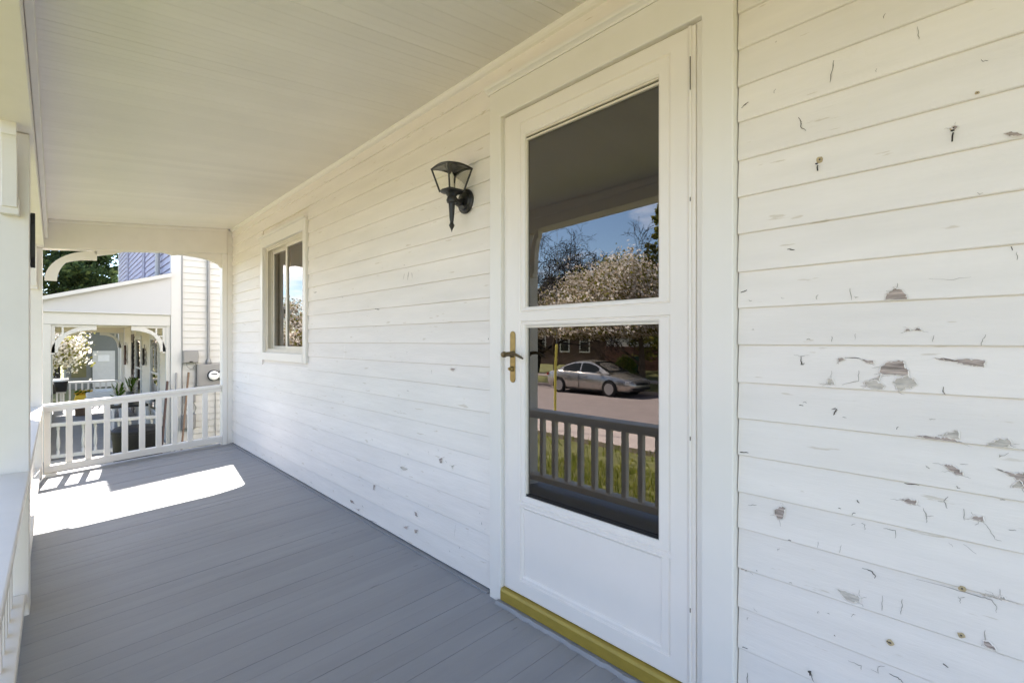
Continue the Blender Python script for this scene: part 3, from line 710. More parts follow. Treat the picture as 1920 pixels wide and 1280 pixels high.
def post(y0, y1, x0=-1.69, x1=-1.547, top=None):
    t = top or bz((y0+y1)/2)
    p = MB().box(x0,x1,y0,y1,fz(x1)-.012,t-.002).build('post', 'porch_paint', porch, bevel=.004)
    return p
for a, b in ((3.15, 3.29), (6.20, 6.335), (-.30, -.16)):
    p = post(a, b)
MB().box(-.110, -.0625, 6.215, 6.325, -.012, 2.08).build('half_post', 'trim_paint', porch, bevel=.003)
def arc_bracket(cx, cz_, rx, rz, sx, y0, th, wid, n=12):
    """quarter-ring bracket: runs from the post side (sx*rx out) up to the beam"""
    mb = MB(); vs, fs = [], []
    for i in range(n+1):
        t = math.pi/2*i/n; c, s_ = math.cos(t), math.sin(t)
        w2 = wid*(1+.55*abs(math.cos(2*t)))                 # wider at both feet
        for e in (0, 1):
            X = cx+sx*(rx-e*0)*c*(1 if e == 0 else (rx-w2)/rx); Z = cz_+rz*s_*(1 if e == 0 else (rz-w2)/rz)
            vs += [(X,y0,Z),(X,y0+th,Z)]
    for i in range(n):
        a = 4*i; b = a+4
        fs += [(a,b,b+1,a+1),(a+2,a+3,b+3,b+2),(a,a+2,b+2,b),(a+1,b+1,b+3,a+3)]
    mb.add(vs, fs+[(0,1,3,2),(4*n,4*n+2,4*n+3,4*n+1)]); return mb
b1 = arc_bracket(-1.535+.37, 1.675, .37, ez(-1.3)-1.675, -1, 6.24, .045, .055); b1.prism([(-1.20,6.24,ez(-1.20)+.004),(-1.165,6.24,ez(-1.165)-.052),(-1.04,6.24,ez(-1.04)-.03),(-.93,6.24,ez(-.93)+.004)], (0,.045,0)); b1.build('bracket', 'porch_paint', porch, bevel=.003)
xa_ = -.110; b2 = MB(); poly = [(xa_,6.24,1.925)]
for i in range(11): t_ = math.pi/2*i/10; poly.append((xa_-.40+.385*math.cos(t_), 6.24, 1.93+(ez(-.5)-.022-1.93)*math.sin(t_)))
poly += [(-.56,6.24,ez(-.56)-.03),(-.66,6.24,ez(-.66)+.004),(xa_,6.24,ez(xa_)+.004)]
b2.prism(poly, (0,.045,0)); b2.build('bracket', 'porch_paint', porch, bevel=.003)
def front_bracket(yc, dirn, x=-1.634):
    zt = bz(yc+dirn*.2)+.004; mb = MB(); n = 10; L, H, w = .11, .36, .06
    vs, fs = [], []
    for i in range(n+1):
        t = math.pi/2*i/n; c, q = math.cos(t), math.sin(t)
        for Lx, Hx in ((L, H), (L-w, H-w)):
            yy = yc+dirn*(L-Lx*c); zz = zt-H+Hx*q
            vs += [(x,yy,zz),(x+.05,yy,zz)]
    for i in range(n):
        a = 4*i; b = a+4
        fs += [(a,b,b+1,a+1),(a+2,a+3,b+3,b+2),(a,a+2,b+2,b),(a+1,b+1,b+3,a+3)]
    fs += [(0,1,3,2),(4*n,4*n+2,4*n+3,4*n+1)]
    mb.add(vs, fs); mb.box(x-.006,x+.056,yc+dirn*.002,yc+dirn*.05,zt-H-.03,zt-H+.04)
    mb.build('bracket', 'porch_paint', porch, bevel=.003)
for yc, d in ((3.15, -1), (3.29, 1), (6.20, -1), (-.16, 1)): front_bracket(yc, d)

# railings
def baluster_row(par, items, m='porch_paint'):
    for (x0,x1,y0,y1,z0,z1) in items: MB().box(x0,x1,y0,y1,z0,z1).build('baluster', m, par, bevel=.003)
def front_rail(y0, y1, label):
    t = thing('porch_railing', label, 'railing', (-1.6, (y0+y1)/2, -.11), 'porch railings')
    MB().box(-1.685,-1.545,y0,y1,.510,.538).build('top_rail', 'porch_paint', t, bevel=.005)
    MB().box(-1.655,-1.575,y0,y1,.470,.5095).build('sub_rail', 'porch_paint', t, bevel=.004)
    MB().box(-1.660,-1.560,y0,y1,-.055,-.008).build('bottom_rail', 'porch_paint', t, bevel=.005)
    yy = y1-.13; L = []
    while yy > y0+.06: L.append((-1.636,-1.596,yy-.02,yy+.02,-.0085,.4705)); yy -= .139
    baluster_row(t, L)
front_rail(-.155, 3.146, 'white porch railing running up to the near post at the left edge')
front_rail(3.294, 6.196, 'white porch railing between near post and far corner post along the street side')
t = thing('porch_railing', 'white porch railing across the far end of the porch below the bracketed opening', 'railing', (-.8, 6.26, -.05), 'porch railings')
rz = lambda x: .655+.07*x
MB().sbox(-1.545, -.112, 6.205, 6.30, lambda x: rz(x)-.030, rz).build('top_rail', 'porch_paint', t, bevel=.005)
MB().sbox(-1.536, -.112, 6.232, 6.275, lambda x: rz(x)-.070, lambda x: rz(x)-.031).build('sub_rail', 'porch_paint', t, bevel=.003)
MB().sbox(-1.536, -.112, 6.215, 6.29, lambda x: .035+.07*x, lambda x: .098+.07*x).build('bottom_rail', 'porch_paint', t, bevel=.004)
x = -1.365
while x < -.15:
    MB().box(x-.024, x+.024, 6.236, 6.272, .0965+.07*x, rz(x)-.069).build('baluster', 'porch_paint', t, bevel=.003); x += .1375
MB().box(-1.536, -1.495, 6.225, 6.28, -.03, rz(-1.5)-.072).build('end_stile', 'porch_paint', t, bevel=.003)
MB().box(-1.530, -1.45, 6.20, 6.30, -.115, -.072).build('foot_block', 'porch_paint', t, bevel=.004)
# slim carved strip hanging on the near post's inner side
pl = MB(); pts = [(1.462,.010),(1.475,.018),(1.49,.012),(1.51,.022),(1.66,.022),(1.68,.012),(1.70,.020),(1.715,.008)]
poly = [(-1.546, 3.24+w, z) for z, w in pts]+[(-1.546, 3.24-w, z) for z, w in reversed(pts)]
tag(pl.prism(poly, (.016,0,0)).build('wall_ornament', 'iron', loc=(-1.546, 3.24, 1.6), bevel=.002), 'slim black ornament hanging on the inner side of the near left porch post', 'ornament')

# ------------------------------------------------------------------ wall lantern
lx, ly = -.105, 1.918
lamp = thing('wall_lantern', 'black metal coach lantern with clear panes on the clapboards beside the door', 'lamp', (-.014, 1.935, 1.78))
MB().lathe([(.058,-.014),(.058,-.020),(.052,-.026),(.046,-.027),(.040,-.034),(.018,-.038),(.004,-.040)], (0,1.93,1.782), 24, 'X').build('back_plate', 'iron', lamp, smooth=True)
am = MB(); am.tube([(-.036,1.93,1.782),(-.062,1.928,1.765),(-.085,1.922,1.772),(lx,ly,1.792)], [.016,.017,.016,.014], 10)
am.lathe([(.010,1.752),(.022,1.757),(.025,1.768),(.020,1.785),(.030,1.800),(.052,1.806),(.052,1.812)], (lx,ly,0), 14); am.build('arm', 'iron', lamp, smooth=True)
MB().lathe([(.0005,1.622),(.004,1.634),(.012,1.650),(.013,1.655),(.009,1.662),(.008,1.668),(.011,1.690),(.014,1.740),(.015,1.755)], (lx,ly,0), 12).build('finial', 'iron', lamp, smooth=True)
ZB, ZT, HB, HT = 1.812, 1.912, .039, .067
cor = [(-1,-1),(-1,1),(1,1),(1,-1)]
cg = MB()
for sx, sy in cor: cg.tube([(lx+sx*HB,ly+sy*HB,ZB-.004),(lx+sx*HT,ly+sy*HT,ZT+.004)], .0042, 6)
for (a, b) in zip(cor, cor[1:]+cor[:1]):
    cg.tube([(lx+a[0]*HB,ly+a[1]*HB,ZB),(lx+b[0]*HB,ly+b[1]*HB,ZB)], .004, 6)
    P = []
    for i in range(9):
        q = i/8; P.append((lx+(a[0]+(b[0]-a[0])*q)*HT, ly+(a[1]+(b[1]-a[1])*q)*HT, ZT+.009*math.sin(math.pi*q)))
    cg.tube(P, .0042, 6)
cg.build('cage', 'iron', lamp, smooth=True)
for (a, b) in zip(cor, cor[1:]+cor[:1]):
    g_ = MB(); g_.quad((lx+a[0]*(HB-.001),ly+a[1]*(HB-.001),ZB),(lx+b[0]*(HB-.001),ly+b[1]*(HB-.001),ZB),(lx+b[0]*(HT-.001),ly+b[1]*(HT-.001),ZT),(lx+a[0]*(HT-.001),ly+a[1]*(HT-.001),ZT)); g_.build('pane', 'lamp_glass', lamp)
cp = MB(); G = 8; vs = []
for i in range(G+1):
    for j in range(G+1):
        u, v = 2*i/G-1, 2*j/G-1
        vs.append((lx+u*(HT+.002), ly+v*(HT+.002), ZT+.003+.009*math.cos(u*math.pi/2)*(abs(v) > .99)+.009*math.cos(v*math.pi/2)*(abs(u) > .99)+.020*(1-max(abs(u), abs(v))**2.2)))
cp.add(vs, [(i*(G+1)+j,(i+1)*(G+1)+j,(i+1)*(G+1)+j+1,i*(G+1)+j+1) for i in range(G) for j in range(G)])
cap = cp.build('cap', 'iron', lamp, smooth=True); so_ = cap.modifiers.new('thick', 'SOLIDIFY'); so_.thickness = .003
lb = MB(); lb.lathe([(.012,1.812),(.012,1.845),(.010,1.850),(.010,1.88),(.004,1.895),(.001,1.90)], (lx,ly,0), 10); lb.build('candle_bulb', 'vinyl', lamp, smooth=True)

# ------------------------------------------------------------------ the neighbour's house beyond the end railing
NY, NX = 10.0, -.03
nb = thing('neighbour_house', 'white clapboard house next door with utility meters and upper wall tinted as in blue skylight', 'house', (2, 14, -1.15))
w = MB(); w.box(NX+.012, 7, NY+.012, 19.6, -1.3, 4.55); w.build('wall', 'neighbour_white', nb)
def nboard(p0, p1, nrm, z, zt, m):
    """one clapboard from p0 to p1 (xy), facing nrm"""
    (x0, y0), (x1, y1) = p0, p1; nx_, ny_ = nrm; pr = [(0,z),(.022,z),(.022,z+.003),(.004,zt+.01),(0,zt+.01)]
    mb = MB(); vs = [(x0+nx_*d, y0+ny_*d, h) for d, h in pr]+[(x1+nx_*d, y1+ny_*d, h) for d, h in pr]
    return mb.add(vs, [(k,(k+1) % 5,5+(k+1) % 5,5+k) for k in range(5)]+[(0,1,2,3,4),(9,8,7,6,5)]).build('clapboard', m, nb)
z = -1.2
while z < 3.6:
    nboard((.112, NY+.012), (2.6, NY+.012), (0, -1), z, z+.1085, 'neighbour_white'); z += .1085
# street wall: painted-in light, reflected beige below the porch roof, skylight blue above it
wins = [(11.35, 12.5), (13.95, 15.05), (15.4, 16.0)]
z = -.60
while z < 1.5:
    cuts = [(NY+.11, 11.28), (12.57, 13.88), (15.12, 15.34), (16.08, 17.75)] if z > -.62 else [(NY+.11, 17.75)]
    for a, b in cuts: nboard((NX+.012, a), (NX+.012, b), (-1, 0), z, z+.1085, 'neighbour_beige_lit')
    z += .1085
z = 2.0
while z < 4.35:
    for a, b in ((NY+.13, 11.35), (11.72, 13.3), (13.68, 16.55), (16.9, 19.3)): nboard((NX+.012, a), (NX+.012, b), (-1, 0), z, z+.115, 'neighbour_skylit')
    z += .115
for a in (11.36, 13.31, 16.56):
    tr_ = MB().box(NX-.03, NX+.010, a, a+.10, 1.9, 4.49).box(NX-.025, NX+.010, a+.24, a+.33, 1.9, 4.49).build('upper_window_trim', 'neighbour_skylit', nb)
    MB().box(NX-.012, NX+.012, a+.10, a+.24, 1.9, 4.49).build('upper_window_shutter', 'slate_blue', nb)
MB().tube([(NX-.06, 11.1, 1.9), (NX-.06, 11.1, 4.6)], .04, 8).build('downpipe', 'neighbour_white', nb)
MB().box(NX-.012, .110, NY-.008, NY+.010, -1.2, 4.49).box(NX-.012, NX+.006, NY+.010, NY+.105, -1.2, 4.49).build('corner_board', 'neighbour_trim', nb, bevel=.003)
MB().box(NX-.012, NX+.008, 19.35, 19.5, -1.2, 4.49).build('corner_board', 'neighbour_trim', nb)
MB().box(-.60, 7.6, 9.58, 20.1, 4.50, 4.64).build('eave', 'neighbour_trim', nb)
r_ = MB(); r_.add([(-.62,9.55,4.645),(7.62,9.55,4.645),(7.62,20.12,4.645),(-.62,20.12,4.645),(3.4,13.5,6.9),(3.4,16.2,6.9)], [(0,1,4),(1,2,5,4),(2,3,5),(3,0,4,5),(0,3,2,1)]); r_.build('roof', 'shingle', nb)
for a, b in wins[:2]:
    f_ = MB(); z0, z1 = (-.25, 1.25)
    f_.box(NX-.02, NX+.011, a, a+.09, z0, z1); f_.box(NX-.02, NX+.011, b-.09, b, z0, z1); f_.box(NX-.02, NX+.011, a+.09, b-.09, z1-.09, z1); f_.box(NX-.03, NX+.011, a+.09, b-.09, z0, z0+.06); f_.box(NX-.012, NX+.011, a+.09, b-.09, .49, .53)
    o = f_.build('window', 'neighbour_trim', nb, bevel=.003)
    MB().box(NX+.002, NX+.0085, a+.09, b-.09, z0+.06, z1-.09).build('pane', 'pane_glass', o); MB().box(NX+.009, NX+.0112, a+.09, b-.09, z0+.06, z1-.09).build('blind', 'curtain', o)
dr = MB().box(NX-.01, NX+.011, 15.42, 16.0, -.62, 1.3).build('front_door', 'carved_wood', nb); MB().box(NX-.0125, NX-.0105, 15.55, 15.87, .3, 1.15).build('pane', 'pane_glass', dr)

np_ = thing('neighbour_porch', 'lower porch of the house next door with arched brackets and shed roof', 'porch', (-.8, 14, -1.15))
PX = -1.62; PYE = 17.8
MB().box(PX-.05, NX-.0135, NY-.02, PYE+.03, -.78, -.63).build('floor', 'grey_deck', np_)
MB().box(PX, PX+.03, NY, PYE, -1.4, -.79).box(PX+.03, NX-.014, NY+.02, NY+.05, -1.4, -.79).build('skirt', 'neighbour_white', np_)
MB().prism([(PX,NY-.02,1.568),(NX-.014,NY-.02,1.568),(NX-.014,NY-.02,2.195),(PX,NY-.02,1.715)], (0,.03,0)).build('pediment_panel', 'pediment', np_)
MB().box(PX-.0, NX-.014, NY+.012, NY+.12, 1.372, 1.566).build('frieze', 'neighbour_white', np_, bevel=.003)
MB().box(PX-.03, NX-.014, NY-.032, NY+.012, 1.553, 1.5675).build('moulding', 'neighbour_trim', np_, bevel=.003)
MB().box(PX, PX+.11, NY+.121, PYE, 1.372, 1.60).build('front_beam', 'neighbour_white', np_)
MB().box(PX+.111, NX-.014, PYE-.11, PYE, 1.372, 1.60).build('end_beam', 'neighbour_beige_lit', np_)
MB().box(PX+.111, NX-.014, NY+.122, PYE-.112, 1.50, 1.53).build('ceiling', 'neighbour_beige_lit', np_)
sr = MB(); sr.prism([(PX-.18,NY-.10,1.675),(NX-.014,NY-.10,2.203),(NX-.014,NY-.10,2.245),(PX-.18,NY-.10,1.715)], (0,PYE+.2-NY,0)); sr.build('roof', 'shingle', np_)
MB().prism([(PX-.18,NY-.115,1.655),(NX-.014,NY-.115,2.18),(NX-.014,NY-.115,2.24),(PX-.18,NY-.115,1.71)], (0,.013,0)).build('rake_board', 'neighbour_trim', np_)
for yy in (NY+.02, 13.9, PYE-.13): MB().box(PX, PX+.11, yy, yy+.11, -.629, 1.371).build('post', 'neighbour_white', np_, bevel=.004)
for yy in (NY+.03, PYE-.12):
    MB().box(NX-.075, NX-.0145, yy, yy+.09, -.629, 1.371).build('half_post', 'neighbour_white', np_, bevel=.003)
for yy in (NY+.045, PYE-.09):
    for sx, xc in ((-1, PX+.11+.52), (1, NX-.075-.46)):
        rx = .52 if sx < 0 else .46
        m = arc_bracket(xc, 1.372-.42, rx, .42, sx, yy, .04, .05)
        xe = xc+sx*rx; m.box(min(xe, xe-sx*.045), max(xe, xe-sx*.045), yy, yy+.04, .93, 1.37); m.box(min(xc, xe), max(xc, xe), yy+.001, yy+.039, 1.335, 1.371)
        q = xe-sx*.13; m.box(q-.012, q+.012, yy+.002, yy+.038, 1.20, 1.34); m.box(min(xe-sx*.13, xe), max(xe-sx*.13, xe), yy+.002, yy+.038, 1.195, 1.215)
        m.build('bracket', 'neighbour_white', np_, bevel=.002)
def nrail(y0, label, z1, turned):
    t = thing('neighbour_railing', label, 'railing', (-.8, y0, -.6), 'railings of the porch next door')
    MB().box(PX+.112, NX-.077, y0-.04, y0+.04, z1-.05, z1).build('top_rail', 'neighbour_white', t, bevel=.005)
    MB().box(PX+.112, NX-.077, y0-.03, y0+.03, -.60, -.55).build('bottom_rail', 'neighbour_white', t, bevel=.004)
    x = PX+.19
    while x < NX-.12:
        if turned:
            MB().lathe([(.020,-.55),(.020,-.50),(.012,-.49),(.020,-.45),(.024,-.38),(.018,-.30),(.012,-.24),(.016,-.22),(.012,-.20),(.020,-.19),(.020,z1-.05)], (x,y0,0), 8).build('baluster', 'neighbour_white', t, smooth=True); x += .142
        else:
            MB().box(x-.02, x+.02, y0-.02, y0+.02, -.55, z1-.05).build('baluster', 'neighbour_white', t); x += .125
nrail(NY+.075, 'white railing with turned balusters on the near end of the porch next door', -.085, True)
nrail(PYE-.075, 'white railing across the far end of the porch next door below the blossom', .06, False)
t = thing('neighbour_railing', 'white street side railing of the porch next door', 'railing', (PX+.05, 14, -.6), 'railings of the porch next door')
for a, b in ((NY+.132, 13.898), (14.012, PYE-.132)):
    MB().box(PX+.015, PX+.095, a, b, -.01, .04).build('top_rail', 'neighbour_white', t, bevel=.004); MB().box(PX+.025, PX+.085, a, b, -.60, -.55).build('bottom_rail', 'neighbour_white', t)
    yy = a+.1
    while yy < b-.05: MB().box(PX+.035, PX+.075, yy-.02, yy+.02, -.549, -.011).build('baluster', 'neighbour_white', t); yy += .16

# utilities on the near wall
FY = NY-.005
um = thing('electric_meter', 'grey electric meter box with round glass dial and tall conduit on white clapboards', 'utility meter', (.5, FY, .55))
mbx = MB(); mbx.box(.315, .80, FY-.10, FY, .355, .735); mbx.build('meter_box', 'utility_grey', um, bevel=.008)
MB().box(.33, .785, FY-.106, FY-.1005, .37, .72).build('cover', 'utility_grey', um, bevel=.004)
for x in (.552, .70):
    ds = MB().lathe([(.092,FY-.1065),(.092,FY-.125),(.080,FY-.135)], (x,0,.54), 20, 'Y').build('dial_ring', 'black_plastic', um, smooth=True)
    MB().lathe([(.078,FY-.136),(.078,FY-.165),(.060,FY-.180),(.01,FY-.183)], (x,0,.54), 20, 'Y').build('dial', 'white_plastic', ds, smooth=True)
    MB().box(x-.045, x+.045, FY-.1845, FY-.1832, .555, .573).build('register', 'black_plastic', ds)
MB().tube([(.494,FY-.04,.8),(.494,FY-.04,4.49)], .021, 10).lathe([(.035,.735),(.045,.75),(.045,.79),(.028,.82),(.022,.84)], (.494,FY-.04,0), 10).build('conduit', 'conduit_grey', um, smooth=True)
def jbox(name, label, x0, x1, z0, z1, d=.09):
    j = thing(name, label, 'utility box', ((x0+x1)/2, FY, z0)); MB().box(x0, x1, FY-d, FY, z0, z1).build('housing', 'utility_grey', j, bevel=.006)
    MB().box(x0+.008, x1-.008, FY-d-.012, FY-d-.0005, z0+.01, z1-.006).build('lid', 'utility_grey', j, bevel=.005); MB().box((x0+x1)/2-.02, (x0+x1)/2+.02, FY-d-.03, FY-d-.0125, z0+.012, z0+.03).build('latch', 'black_plastic', j)
jbox('junction_box', 'grey utility box left of the electric meter, uppermost of three', .115, .335, .76, .965)
jbox('junction_box', 'small grey utility box under the cable loop, middle of three', .16, .30, .10, .28, .06)
jbox('junction_box', 'grey utility box low on the wall behind the railing, lowest of three', .10, .30, -.34, -.10, .08)
cb = MB(); cb.tube([(.115,FY-.012,3.6),(.113,FY-.012,.5),(.117,FY-.012,-.35)], .009, 6)
cb.tube([(.17,FY-.05,.76),(.18,FY-.05,.70),(.22,FY-.06,.66),(.26,FY-.06,.665),(.29,FY-.05,.72),(.30,FY-.05,.76)], .006, 6)
cb.tube([(.295,FY-.05,.76),(.305,FY-.03,.55),(.29,FY-.03,.3),(.28,FY-.03,.27)], .010, 6)
cb.tube([(.19,FY-.03,.10),(.16,FY-.04,-.0),(.2,FY-.05,-.06),(.27,FY-.04,-.03),(.27,FY-.03,.10)], .007, 6)
cb.tube([(.27,FY-.03,.10),(.31,FY-.03,.0),(.28,FY-.03,-.10)], .008, 6)
cb.tube([(.60,FY-.02,.355),(.60,FY-.02,-.6),(.48,FY-.02,-.62),(.47,FY-.02,.355)], .007, 6)
tag(cb.build('utility_cable', 'conduit_grey', smooth=True), 'grey utility cables looping between boxes on the white clapboards', 'cable')

# tools and bins in the gap
def stick(name, label, cat, p0, p1, r, m):
    t = thing(name, label, cat, p0); MB().tube([p0, p1], r, 8).build('handle', m, t, smooth=True); return t
gy = gz(-.2, 9.4)
b_ = stick('broom', 'broom with dark brown handle leaning on the neighbour corner, leftmost of three tools', 'broom', (-.25, 9.55, gy+.28), (-.10, 9.93, .47), .018, 'carved_wood')
hd = MB(); hd.T = None; hd.prism([(-.34,9.44,gy+.02),(-.14,9.44,gy+.02),(-.20,9.52,gy+.34),(-.28,9.52,gy+.34)], (0,.05,0)); hd.build('bristles', 'straw', b_)
r1 = stick('rake', 'thin grey rake handle leaning on the white corner board', 'rake', (-.06, 9.6, gy+.02), (.03, 9.97, .60), .014, 'conduit_grey'); MB().box(-.18,.06,9.58,9.61,gy+.01,gy+.04).build('rake_head', 'conduit_grey', r1)
r2 = stick('shovel', 'shovel with brown wooden shaft leaning against clapboards under the upper utility box', 'shovel', (.0, 9.5, gy+.2), (.205, 9.98, .60), .015, 'wood_handle'); MB().prism([(-.10,9.49,gy+.22),(.10,9.49,gy+.22),(.08,9.48,gy+.02),(.0,9.47,gy-.02),(-.08,9.48,gy+.02)], (0,.012,0)).build('blade', 'conduit_grey', r2)
tc = thing('trash_can', 'large round black plastic trash can with domed lid in the gap between houses', 'trash can', (-.62, 8.65, gz(-.62, 8.65)))
zz = gz(-.62, 8.65)
MB().lathe([(.22,zz),(.235,zz+.05),(.275,zz+.92),(.285,zz+.96),(.285,zz+1.02),(.27,zz+1.02)], (-.62,8.65,0), 22).build('bin_body', 'black_plastic', tc, smooth=True)
MB().lathe([(.292,zz+1.023),(.292,zz+1.06),(.25,zz+1.095),(.14,zz+1.11),(.02,zz+1.115)], (-.62,8.65,0), 22).build('lid', 'black_plastic', tc, smooth=True)
for s_ in (-1, 1): MB().tube([(-.62+s_*.285,8.58,zz+.75),(-.62+s_*.325,8.60,zz+.76),(-.62+s_*.325,8.70,zz+.76),(-.62+s_*.285,8.72,zz+.75)], .012, 6).build('grip', 'black_plastic', tc)
wt = thing('watering_can', 'small white watering can on the ground beside the tools', 'watering can', (.35, 9.5, gy))
MB().lathe([(.09,gy+.02),(.10,gy+.05),(.10,gy+.24),(.09,gy+.26)], (.35,9.5,0), 14).build('tank', 'white_plastic', wt, smooth=True); MB().tube([(.44,9.5,gy+.08),(.58,9.48,gy+.28)], [.022,.014], 8).build('spout', 'white_plastic', wt); MB().tube([(.27,9.5,gy+.25),(.20,9.5,gy+.2),(.22,9.5,gy+.08),(.26,9.5,gy+.06)], .012, 6).build('grip', 'white_plastic', wt)

# things on the neighbour's porch
bk = thing('bucket_planter', 'black bucket planter with white rim hanging on the far porch railing', 'planter', (-1.36, 16.9, -.3))
MB().lathe([(.11,-.13),(.14,.13),(.13,.13)], (-1.36,16.9,0), 14).build('bucket', 'black_plastic', bk, smooth=True); MB().lathe([(.15,.131),(.15,.185),(.13,.185)], (-1.36,16.9,0), 14).build('rim', 'white_plastic', bk, smooth=True)
MB().box(-1.45,-1.27,16.95,17.65,-.18,-.135).box(-1.38,-1.34,17.0,17.06,-.63,-.18).box(-1.38,-1.34,17.5,17.56,-.63,-.18).build('stand', 'neighbour_white', bk)
yb = thing('flower_box', 'yellow flower box behind the near rail on the porch next door', 'planter', (-.98, 15.6, -.629))
MB().prism([(-1.15,15.6,-.30),(-.80,15.6,-.30),(-.84,15.6,-.14),(-1.11,15.6,-.14)], (0,.2,0)).build('box', 'yellow_paint', yb, bevel=.01); MB().box(-1.12,-.83,15.63,15.77,-.629,-.301).build('stand', 'wood_handle', yb)
fl = MB()
for k in range(70):
    x, y_, z_ = random.uniform(-1.12,-.83), random.uniform(15.62,15.78), random.uniform(-.14,-.04); d = .03; fl.cur = k % 3 and 1
    fl.add([(x-d,y_-d,z_),(x+d,y_,z_+d),(x+d,y_+d,z_-d)], [(0,1,2)])
fl.build('flowers', ['bush_leaf', 'yellow_paint'], yb)
st = thing('settee', 'white cushioned settee at the middle of the porch next door', 'settee', (-.55, 15.2, -.629))
sx0, sx1, sy0, sy1 = -.95, -.30, 14.6, 15.8
MB().box(sx0, sx1, sy0, sy1, -.30, -.20).build('seat_frame', 'white_plastic', st, bevel=.02)
for k in range(2): MB().box(sx0+.02, sx1-.08, sy0+.05+k*.56, sy0+.58+k*.56, -.198, -.08).build('cushion', 'white_plastic', st, bevel=.035)
MB().box(sx1-.08, sx1, sy0, sy1, -.198, .12).build('backrest', 'white_plastic', st, bevel=.03)
for yy in (sy0, sy1-.07): MB().box(sx0, sx1-.085, yy, yy+.07, -.198, -.02).build('armrest', 'white_plastic', st, bevel=.02)
for x in (sx0+.03, sx1-.08):
    for yy in (sy0+.03, sy1-.08): MB().box(x, x+.05, yy, yy+.05, -.629, -.301).build('leg', 'white_plastic', st)
tb = thing('side_table', 'low dark topped table with pots near the wall of the porch next door', 'table', (-.42, 12.4, -.629))
MB().box(-.72,-.12,12.0,12.9,-.13,-.09).build('tabletop', 'iron', tb, bevel=.006)
for x in (-.68,-.2):
    for yy in (12.05, 12.8): MB().box(x, x+.04, yy, yy+.04, -.629, -.131).build('leg', 'white_plastic', tb)
for k, (x, y_, h, m, lab) in enumerate([(-.58,12.25,.16,'white_plastic','small white pot on the dark table'), (-.36,12.55,.22,'grey_siding','tall grey vase on the dark table')]):
    v_ = thing('flower_pot', lab+' with sprigs', 'flower pot', (x,y_,-.089)); MB().lathe([(.05,-.089),(.075,-.089+h*.6),(.06,-.089+h)], (x,y_,0), 12).build('pot', m, v_, smooth=True)
    sp = MB()
    for q in range(60):
        a = random.uniform(0,6.28); r = random.uniform(.02,.14); zt = -.089+h+random.uniform(.02,.30); sp.cur = q % 2
        sp.add([(x,y_,-.089+h*.9),(x+r*math.cos(a),y_+r*math.sin(a),zt),(x+r*math.cos(a)+.03,y_+r*math.sin(a),zt-.04)], [(0,1,2)])
    sp.build('sprigs', ['bush_leaf', 'blossom'], v_)
def plaque(label, y_, z0, z1, wd_, m='carved_wood'):
    t = thing('wall_plaque', label, 'wall ornament', (NX-.02, y_, z0), 'ornaments on the wall of the porch next door'); pr = []
    N = 10
    for i in range(N+1):
        q = i/N; pr.append((wd_*(.55+.45*abs(math.sin(q*math.pi*2.5))) if i not in (0, N) else wd_*.5, z0+(z1-z0)*q))
    poly = [(NX-.07,y_+a,h) for a, h in pr]+[(NX-.07,y_-a,h) for a, h in reversed(pr)]
    MB().prism(poly, (.04,0,0)).build('carving', m, t, bevel=.004); MB().tube([(NX-.03,y_,z1-.01),(NX-.03,y_,z1+.08)], .006, 6).build('hanger', 'iron', t)
plaque('reddish brown carved plaque hanging on the beige-lit wall, leftmost of three', 17.0, .50, 1.02, .14)
plaque('long straight black plaque beside the door of the porch next door', 15.22, .46, 1.10, .07, 'iron')
plaque('short black ornament with a thin tail on the beige-lit wall, nearest of three', 13.2, .62, .98, .11, 'iron')
wr = thing('wind_chime', 'grey wind chime hanging inside the right arch of the porch next door', 'wind chime', (-.20, 10.6, 1.0)); MB().lathe([(.035,1.02),(.045,1.05),(.02,1.09),(.002,1.12)], (-.20,10.6,0), 10).build('crown', 'conduit_grey', wr)
for k in range(5): a = k*1.256; MB().tube([(-.20+.03*math.cos(a),10.6+.03*math.sin(a),1.02),(-.20+.03*math.cos(a),10.6+.03*math.sin(a),.60+.05*(k % 3))], .008, 6).build('chime_tube', 'conduit_grey', wr)
MB().tube([(-.20,10.6,1.11),(-.20,10.6,1.499)], .003, 5).build('cord', 'iron', wr)

# ------------------------------------------------------------------ beyond: grey house, conifer, blossom trees
gh = thing('grey_house', 'grey house with white door and olive shutter seen through the neighbour porch', 'house', (1, 33, -1.2))
MB().box(-1.1, 9, 32.0, 40, -1.3, 3.4).build('wall', 'grey_siding', gh); MB().prism([(-1.5,31.6,3.4),(9.4,31.6,3.4),(9.4,31.6,3.55),(4,31.6,5.2),(-1.5,31.6,3.55)], (0,9,0)).build('roof', 'shingle', gh)
dd = MB().box(-.12, .74, 31.93, 31.995, -1.1, .66).build('door', 'house_white', gh); MB().box(.08,.52,31.915,31.928,.15,.46).build('pane', 'white_plastic', dd)
MB().box(-.9,-.35,31.95,31.995,-.6,1.0).build('shutter', 'olive', gh); MB().box(.95,1.3,31.95,31.995,-.9,.9).build('shutter', 'carved_wood', gh)
def leafcards(mb, pts, size, nmat, up=.0):
    for p in pts:
        a = Vector((random.gauss(0,1), random.gauss(0,1), random.gauss(0,1))).normalized(); b = a.orthogonal().normalized(); c = a.cross(b); s_ = size*random.uniform(.6, 1.35)
        mb.cur = random.choices(range(len(nmat)), nmat)[0]
        p = Vector(p); mb.add([p-b*s_, p-c*s_*.6, p+b*s_, p+c*s_*.6], [(0,1,2,3)])
